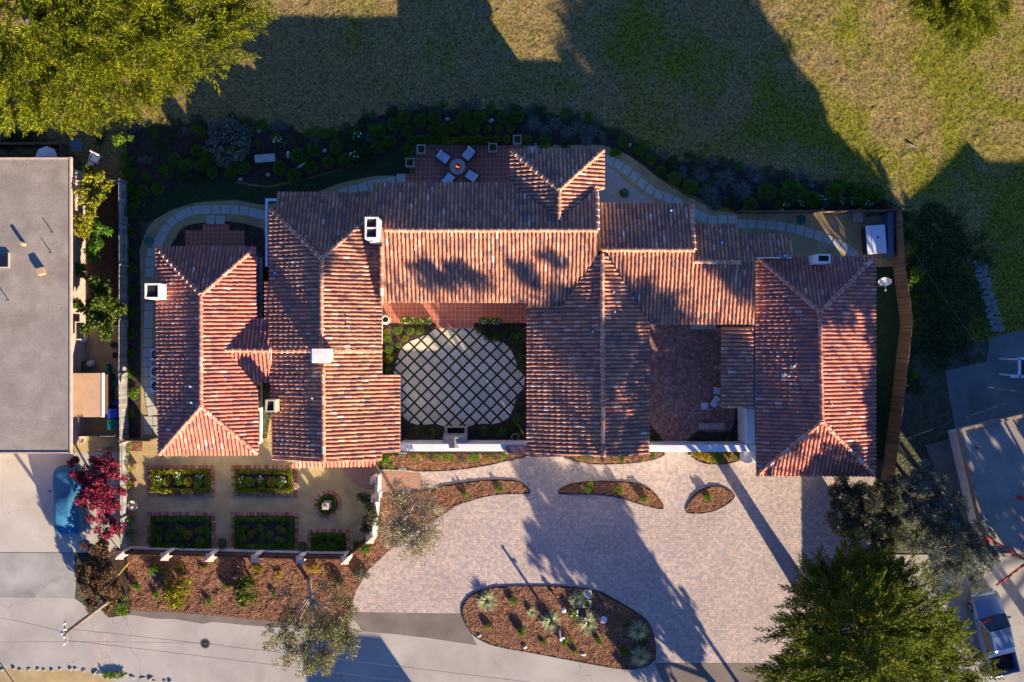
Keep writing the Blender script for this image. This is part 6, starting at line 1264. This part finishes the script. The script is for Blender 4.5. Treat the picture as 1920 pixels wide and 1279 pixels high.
# right neighbour
t = thing('neighbour_house', 'flat grey roofed house with a pale parapet at the right edge', 'house', G(1900, 950)); O = t.location.copy()
RP = [(1801, 806), (1925, 778), (2150, 728), (2240, 960), (1905, 1040), (1855, 1040)]
z = 3.3; PW_ = [(G(x, y, z).x, G(x, y, z).y) for x, y in RP]
MB().prism(PW_, 2.95, 3.2).build('roof', M['tar'], t, O); cxy = (sum(p[0] for p in PW_) / 6, sum(p[1] for p in PW_) / 6)
MB().prism([(cxy[0] + (x - cxy[0]) * .87, cxy[1] + (y - cxy[1]) * .87) for x, y in PW_], 0, 2.945).build('wall', M['stucco'], t, O)
e = MB()
for i in (0, 1, 4, 5):
    a_, b_ = PW_[i], PW_[(i + 1) % 6]; d = math.hypot(b_[0] - a_[0], b_[1] - a_[1]); e.box((a_[0] + b_[0]) / 2, (a_[1] + b_[1]) / 2, 2.9, d + .1, .2, .45 + i * .003, math.atan2(b_[1] - a_[1], b_[0] - a_[0]))
e.build('parapet', M['pine'], t, O)
for x, y in ((1832, 840), (1910, 800)): p = G(x, y, 3.3); MB().tube([(p.x, p.y, 3.2), (p.x, p.y, 3.5)], .06, 8).build('vent_pipe', M['black'], t, O)
t = thing('neighbour_house', 'tall neighbouring block east of the frame', 'house', G(2250, 1100)); O = t.location.copy(); q = [G(x, y) for x, y in ((2037, 897), (2162, 775), (2197, 812), (2600, 812), (2600, 1350), (2037, 1060))]
MB().prism([(p.x, p.y) for p in q], 0, 6.5).build('wall', M['stucco'], t, O); MB().prism([(p.x, p.y) for p in q], 6.503, 6.6).build('roof', M['tar'], t, O)
t = thing('neighbour_house', 'house south of the road outside the frame', 'house', G(920, 1700)); O = t.location.copy(); q = [G(x, y) for x, y in ((835, 1600), (880, 1580), (985, 1590), (1010, 1760), (860, 1760))]
MB().prism([(p.x, p.y) for p in q], 0, 5.0).build('wall', M['stucco'], t, O); MB().prism([(p.x, p.y) for p in q], 5.003, 5.1).build('roof', M['tar'], t, O)
# white porch pieces at the right edge
p = G(1915, 690, 2.4); t = thing('porch_frame', 'white and dark porch frame corner at the right edge beside the concrete', 'porch', (p.x, p.y, 0)); MB().box(.5, .6, 2.3, 1.4, .16, .12).box(-.1, 0, 2.3, .14, 1.2, .12).box(0, -.55, 2.3, 1.3, .16, .12).build('frame', M['whitemetal'], t)
for x, y in ((-.1, .55), (-.1, -.5)): MB().box(x, y, 0, .12, .12, 2.3).build('post', M['whitemetal'], t)
MB().box(.6, 0, 2.2, 1.2, 1.0, .06).build('shade_roof', M['black'], t)
# red painted marks and red cloth on the right
o = MB().add([(0, 0, 0)], []) if False else None
def strip(name, pts, wd, z, m, label=None, cat=None, kind=None):
    mb = MB()
    for i in range(len(pts) - 1):
        a_, b_ = G(*pts[i], z), G(*pts[i + 1], z); d = (b_ - a_); q_ = Vector((-d.y, d.x, 0)).normalized() * wd / 2; mb.add([a_ - q_, b_ - q_, b_ + q_, a_ + q_], [(0, 1, 2, 3)])
    o = mb.build(name, M[m]); props(o, label, cat, None, kind); return o
p = G(1858, 1020, 4.5)
MB().tube([G(1800, 975, 4.2), G(1850, 1008, 4.0), G(1890, 1030, 3.8), G(1925, 1052, 3.7)], .07, 6).build('red_hose', M['redpaint'], None)['label'] = 'red conduit line running across the roof edge on the right'
bpy.data.objects['red_hose']['category'] = 'hose'
o = MB().tube([G(1925, 1055, 3.6), G(1895, 1078, 3.4), G(1868, 1098, 3.2)], .08, 6).build('red_hose', M['redpaint'], None); props(o, 'red conduit line slanting down to the truck hood', 'hose')
o = MB().rock(0, 0, 0, .3, .12, .1, -.4, 3).build('red_cloth', M['redpaint'], None, smooth=True); o.location = (*G(1914, 934, 3.2)[:2], 3.2); props(o, 'bright red scrap lying on the right hand roof', 'cloth')

# ================================================================ VEHICLES
def loft(secs, n):       # secs: list of lists of n points
    mb = MB(); vs = [p for s in secs for p in s]; fs = []
    for i in range(len(secs) - 1):
        for k in range(n - 1): fs.append((i * n + k, i * n + k + 1, (i + 1) * n + k + 1, (i + 1) * n + k))
    fs += [tuple(range(n))[::-1], tuple(range((len(secs) - 1) * n, len(secs) * n))]
    mb.add(vs, fs); return mb
p = G(122, 940, .9); t = thing('covered_car', 'car under a fitted blue cover parked beside the crimson tree', 'car', (p.x, p.y, 0), R(2))
prof = [(-2.3, .62, .45), (-2.2, .78, .72), (-1.7, .86, .88), (-1.1, .88, .95), (-.7, .88, 1.12), (-.25, .86, 1.38), (.4, .85, 1.44), (1.0, .86, 1.36), (1.5, .88, 1.12), (1.9, .88, 1.02), (2.2, .82, .95), (2.32, .7, .6)]
secs = []; rr = random.Random(5)
for y, w_, h in prof:
    cab = max(0, h - .95); s = []
    for k in range(13):
        f = k / 12 * 2 - 1; ww = (w_ + .05 * math.sin(y * 7 + 2)) * (1 if abs(f) > .84 else 1)
        if abs(f) == 1: x, z = math.copysign(ww, f), .05
        elif abs(f) > .8: x, z = math.copysign(ww, f), .55
        elif abs(f) > .6: x, z = math.copysign(ww * .97, f), min(h, .88) - .03
        else: x, z = f / .6 * ww * (.86 if cab < .05 else .72), h - .05 * (f / .6) ** 2 + rr.uniform(-.02, .02)
        s.append((x, -y, z))
    secs.append(s)
cv = loft(secs, 13).build('cover', M['tarp'], t, smooth=True); sb = cv.modifiers.new('sub', 'SUBSURF'); sb.levels = 2; sb.render_levels = 2
for s in (-1, 1): MB().box(s * .95, .72, .92, .18, .12, .12).build('mirror_bulge', M['tarp'], t, bevel=.03)
for sx in (-1, 1):
    for sy in (-1.4, 1.4): MB().tube([(sx * .62, sy, .31), (sx * .82, sy, .31)], .31, 16).build('wheel', M['rubber'], t)
# pickup
p = G(1866, 1188, .9); t = thing('pickup_truck', 'silver pickup truck, shade blue put into its colour, with dark windshield and open bed', 'pickup truck', (p.x, p.y, 0), R(14))
def rect_sec(y, hw, z0_, zt, r_=.12): return [(-hw, y, z0_), (-hw, y, zt - r_), (-hw + r_, y, zt), (0, y, zt + .03), (hw - r_, y, zt), (hw, y, zt - r_), (hw, y, z0_)]
hood = loft([rect_sec(2.72, .68, .35, .78), rect_sec(2.6, .86, .32, .94), rect_sec(2.2, .92, .3, 1.02), rect_sec(1.3, .94, .3, 1.08), rect_sec(1.2, .94, .3, 1.06)], 7); hood.build('hood', M['truck'], t, smooth=True)
MB().box(0, .1, .32, 1.88, 2.2, .72).build('cab_body', M['truck'], t, bevel=.04)
loft([rect_sec(.52, .72, 1.04, 1.70, .1), rect_sec(.1, .74, 1.04, 1.76, .1), rect_sec(-.75, .74, 1.04, 1.75, .1), rect_sec(-.92, .70, 1.04, 1.68, .1)], 7).build('cab_roof', M['truck'], t, smooth=False)
q = MB(); q.add([(-.86, 1.22, 1.075), (.86, 1.22, 1.075), (.70, .56, 1.66), (-.70, .56, 1.66), (0, 1.34, 1.09), (0, .62, 1.70)], [(0, 4, 5, 3), (4, 1, 2, 5)]); q.build('windshield', M['glass'], t)
for s in (-1, 1):
    q = MB(); q.add([(s * .90, 1.0, 1.07), (s * .90, -.85, 1.07), (s * .755, -.75, 1.62), (s * .755, .5, 1.62)], [(0, 1, 2, 3)]); q.build('side_window', M['glass'], t)
    MB().tube([(s * .9, 1.15, 1.07), (s * .74, .54, 1.68)], .035, 5).build('pillar', M['truck'], t); MB().box(s * 1.04, .95, 1.08, .2, .12, .16).build('mirror', M['truck'], t, bevel=.03)
    MB().box(s * .70, 2.70, .66, .3, .08, .16).build('headlight', M['whitemetal'], t); MB().box(s * .9, -1.87, .34, .09, 1.72, .74).build('bed_side', M['truck'], t, bevel=.02)
    for y in (1.85, -1.75): w__ = MB().tube([(s * .72, y, .36), (s * .95, y, .36)], .36, 18).build('wheel', M['rubber'], t); MB().tube([(s * .90, y, .36), (s * .965, y, .36)], .2, 12).build('rim', M['steel'], w__)
    MB().box(s * .82, -2.76, .7, .12, .05, .24).build('tail_light', M['redpaint'], t)
q = MB(); q.add([(-.66, -.93, 1.66), (.66, -.93, 1.66), (.8, -1.0, 1.08), (-.8, -1.0, 1.08)], [(0, 1, 2, 3)]); q.build('rear_window', M['glass'], t)
MB().box(0, -1.85, .40, 1.70, 1.74, .12).build('bed_floor', M['black'], t); MB().box(0, -1.18, 1.02, 1.86, .42, .09).build('bed_toolbox', M['whitemetal'], t, bevel=.03); MB().box(0, -2.72, .4, 1.82, .08, .68).build('tailgate', M['truck'], t, bevel=.02)
MB().box(0, -2.84, .42, 1.7, .12, .16).build('rear_bumper', M['steel'], t, bevel=.02); MB().box(0, 2.76, .36, 1.5, .12, .18).build('front_bumper', M['steel'], t, bevel=.02)
MB().rock(.1, -1.8, .52, .45, .4, .3, 0, 9).build('bed_load', M['wooddark'], t, smooth=True)

# ================================================================ POLE, WIRES, STREET BITS
b0 = G(218, 1116); T = G(120, 1189, 6.6); t = thing('utility_pole', 'leaning wooden utility pole with white crossarm over the road', 'utility pole', b0)
MB().tube([(0, 0, 0), (T.x - b0.x, T.y - b0.y, 6.6)], [.15, .10], 10).build('pole', M['pine'], t, smooth=True)
tx, ty = T.x - b0.x, T.y - b0.y
MB().box(tx, ty, 6.3, .12, 1.35, .12, R(4)).build('crossarm', M['barkpale'], t)
for k in (-.6, -.2, .25, .6): MB().lathe(tx, ty + k, [(.05, 6.42), (.07, 6.5), (.04, 6.58), (.06, 6.64), (.02, 6.68)], 8).build('insulator', M['whitemetal'], t)
MB().lathe(tx - .22, ty - .02, [(.10, 6.0), (.13, 6.1), (.12, 6.4), (.04, 6.45)], 12).build('transformer', M['cushion'], t)
def wire(pts, label, r_=.013, m='wire', sag=.3):
    a_, b_ = G(*pts[0]), G(*pts[1]); L = [a_.lerp(b_, i / 14) - Vector((0, 0, sag * 4 * (i / 14) * (1 - i / 14))) for i in range(15)]
    o = MB().tube([p - a_ for p in L], r_, 5).build('power_line', M[m], None); o.location = a_; props(o, label, 'power line', 'overhead wires')
wire([(120, 1178, 6.5), (1400, 1331, 6.5)], 'thin overhead wire crossing the road, upper of the nearly parallel pair'); wire([(120, 1200, 6.5), (1400, 1362, 6.5)], 'thin overhead wire crossing the road, lower of the nearly parallel pair')
wire([(120, 1186, 6.5), (-60, 1150, 6.5)], 'short wire leaving the utility pole toward the left edge'); wire([(-40, 1205, 6.5), (420, 1208, 6.5)], 'wire lying level across the road left of the manhole', .01)
wire([(1685, 430, 5), (1930, 780, 5)], 'pale wire running diagonally over the ivy and concrete at right', .008); wire([(1683, 830, 5), (1930, 742, 5)], 'pale wire rising to the right above the neighbouring roof', .008); wire([(1683, 832, 4), (1712, 886, 3)], 'short pale wire dropping from the brown fence end', .010); wire([(1850, 725, 4), (1925, 736, 4)], 'short pale wire over the shaded concrete', .010)
wire([(1815, 1130, 4), (1855, 1100, 4)], 'thin pale wire passing the truck hood', .010, sag=0)
wire([(124, 1190, 6.0), (238, 1058, .6)], 'guy wire slanting from the utility pole top to the mulch', .012, sag=0)
p = G(235, 1063, .5); q = G(228, 1071, 1.2); o = MB().tube([(0, 0, 0), tuple(G(222, 1078, 1.5) - G(241, 1056, .1))], .035, 6).build('guy_guard', M['yellow'], None); o.location = G(241, 1056, .1); props(o, 'yellow plastic sleeve on the guy wire near the maroon bush', 'guy wire guard')
p = G(385, 1207); t = thing('manhole_cover', 'round dark manhole cover in the middle of the road', 'manhole', (p.x, p.y, .005)); MB().lathe(0, 0, [(.33, 0), (.33, .012), (.01, .012)], 28).build('rim', M['apron'], t); MB().lathe(0, 0, [(.27, .013), (.27, .018), (.01, .019)], 24).build('lid', M['black'], t)
# rocks edging the road bottom left
for i in range(22):
    x = 8 + i * 15 + rs.uniform(-6, 6); y = 1255 + max(0, (i - 9)) * 2.0 + rs.uniform(-2, 2); p = G(x, y); o = MB().rock(0, 0, 0, rs.uniform(.10, .26), rs.uniform(.07, .16), rs.uniform(.04, .10), rs.uniform(-.9, .9), i).build('edging_rock', M['oldstone'], None, smooth=True); o.location = (p.x, p.y, 0)
    props(o, f'pale rock edging the bottom left road verge, {ORD[i]} from the left', 'rock', 'rocks edging the road verge')
hedge(215, 1265, 40, 10, .15, 'shrG', 'low green tuft of weeds behind the road edging rocks', 'weeds')
t = thing('street_sign', 'street sign post standing below the left bottom corner, outside the frame', 'sign', G(60, 1330)); MB().tube([(0, 0, 0), (0, 0, 2.3)], .04, 6).build('post', M['steel'], t); MB().box(0, 0, 1.9, .6, .04, .6).build('panel', M['steel'], t)
# post west of driveway: tall pole outside the frame whose thin shadow crosses the pavers
t = thing('utility_pole', 'utility pole standing south of the frame near the driveway entrance', 'utility pole', G(1513, 1470)); MB().tube([(0, 0, 0), (0, 0, 6.8)], [.14, .10], 8).build('pole', M['pine'], t)
print('objects', len(bpy.data.objects))
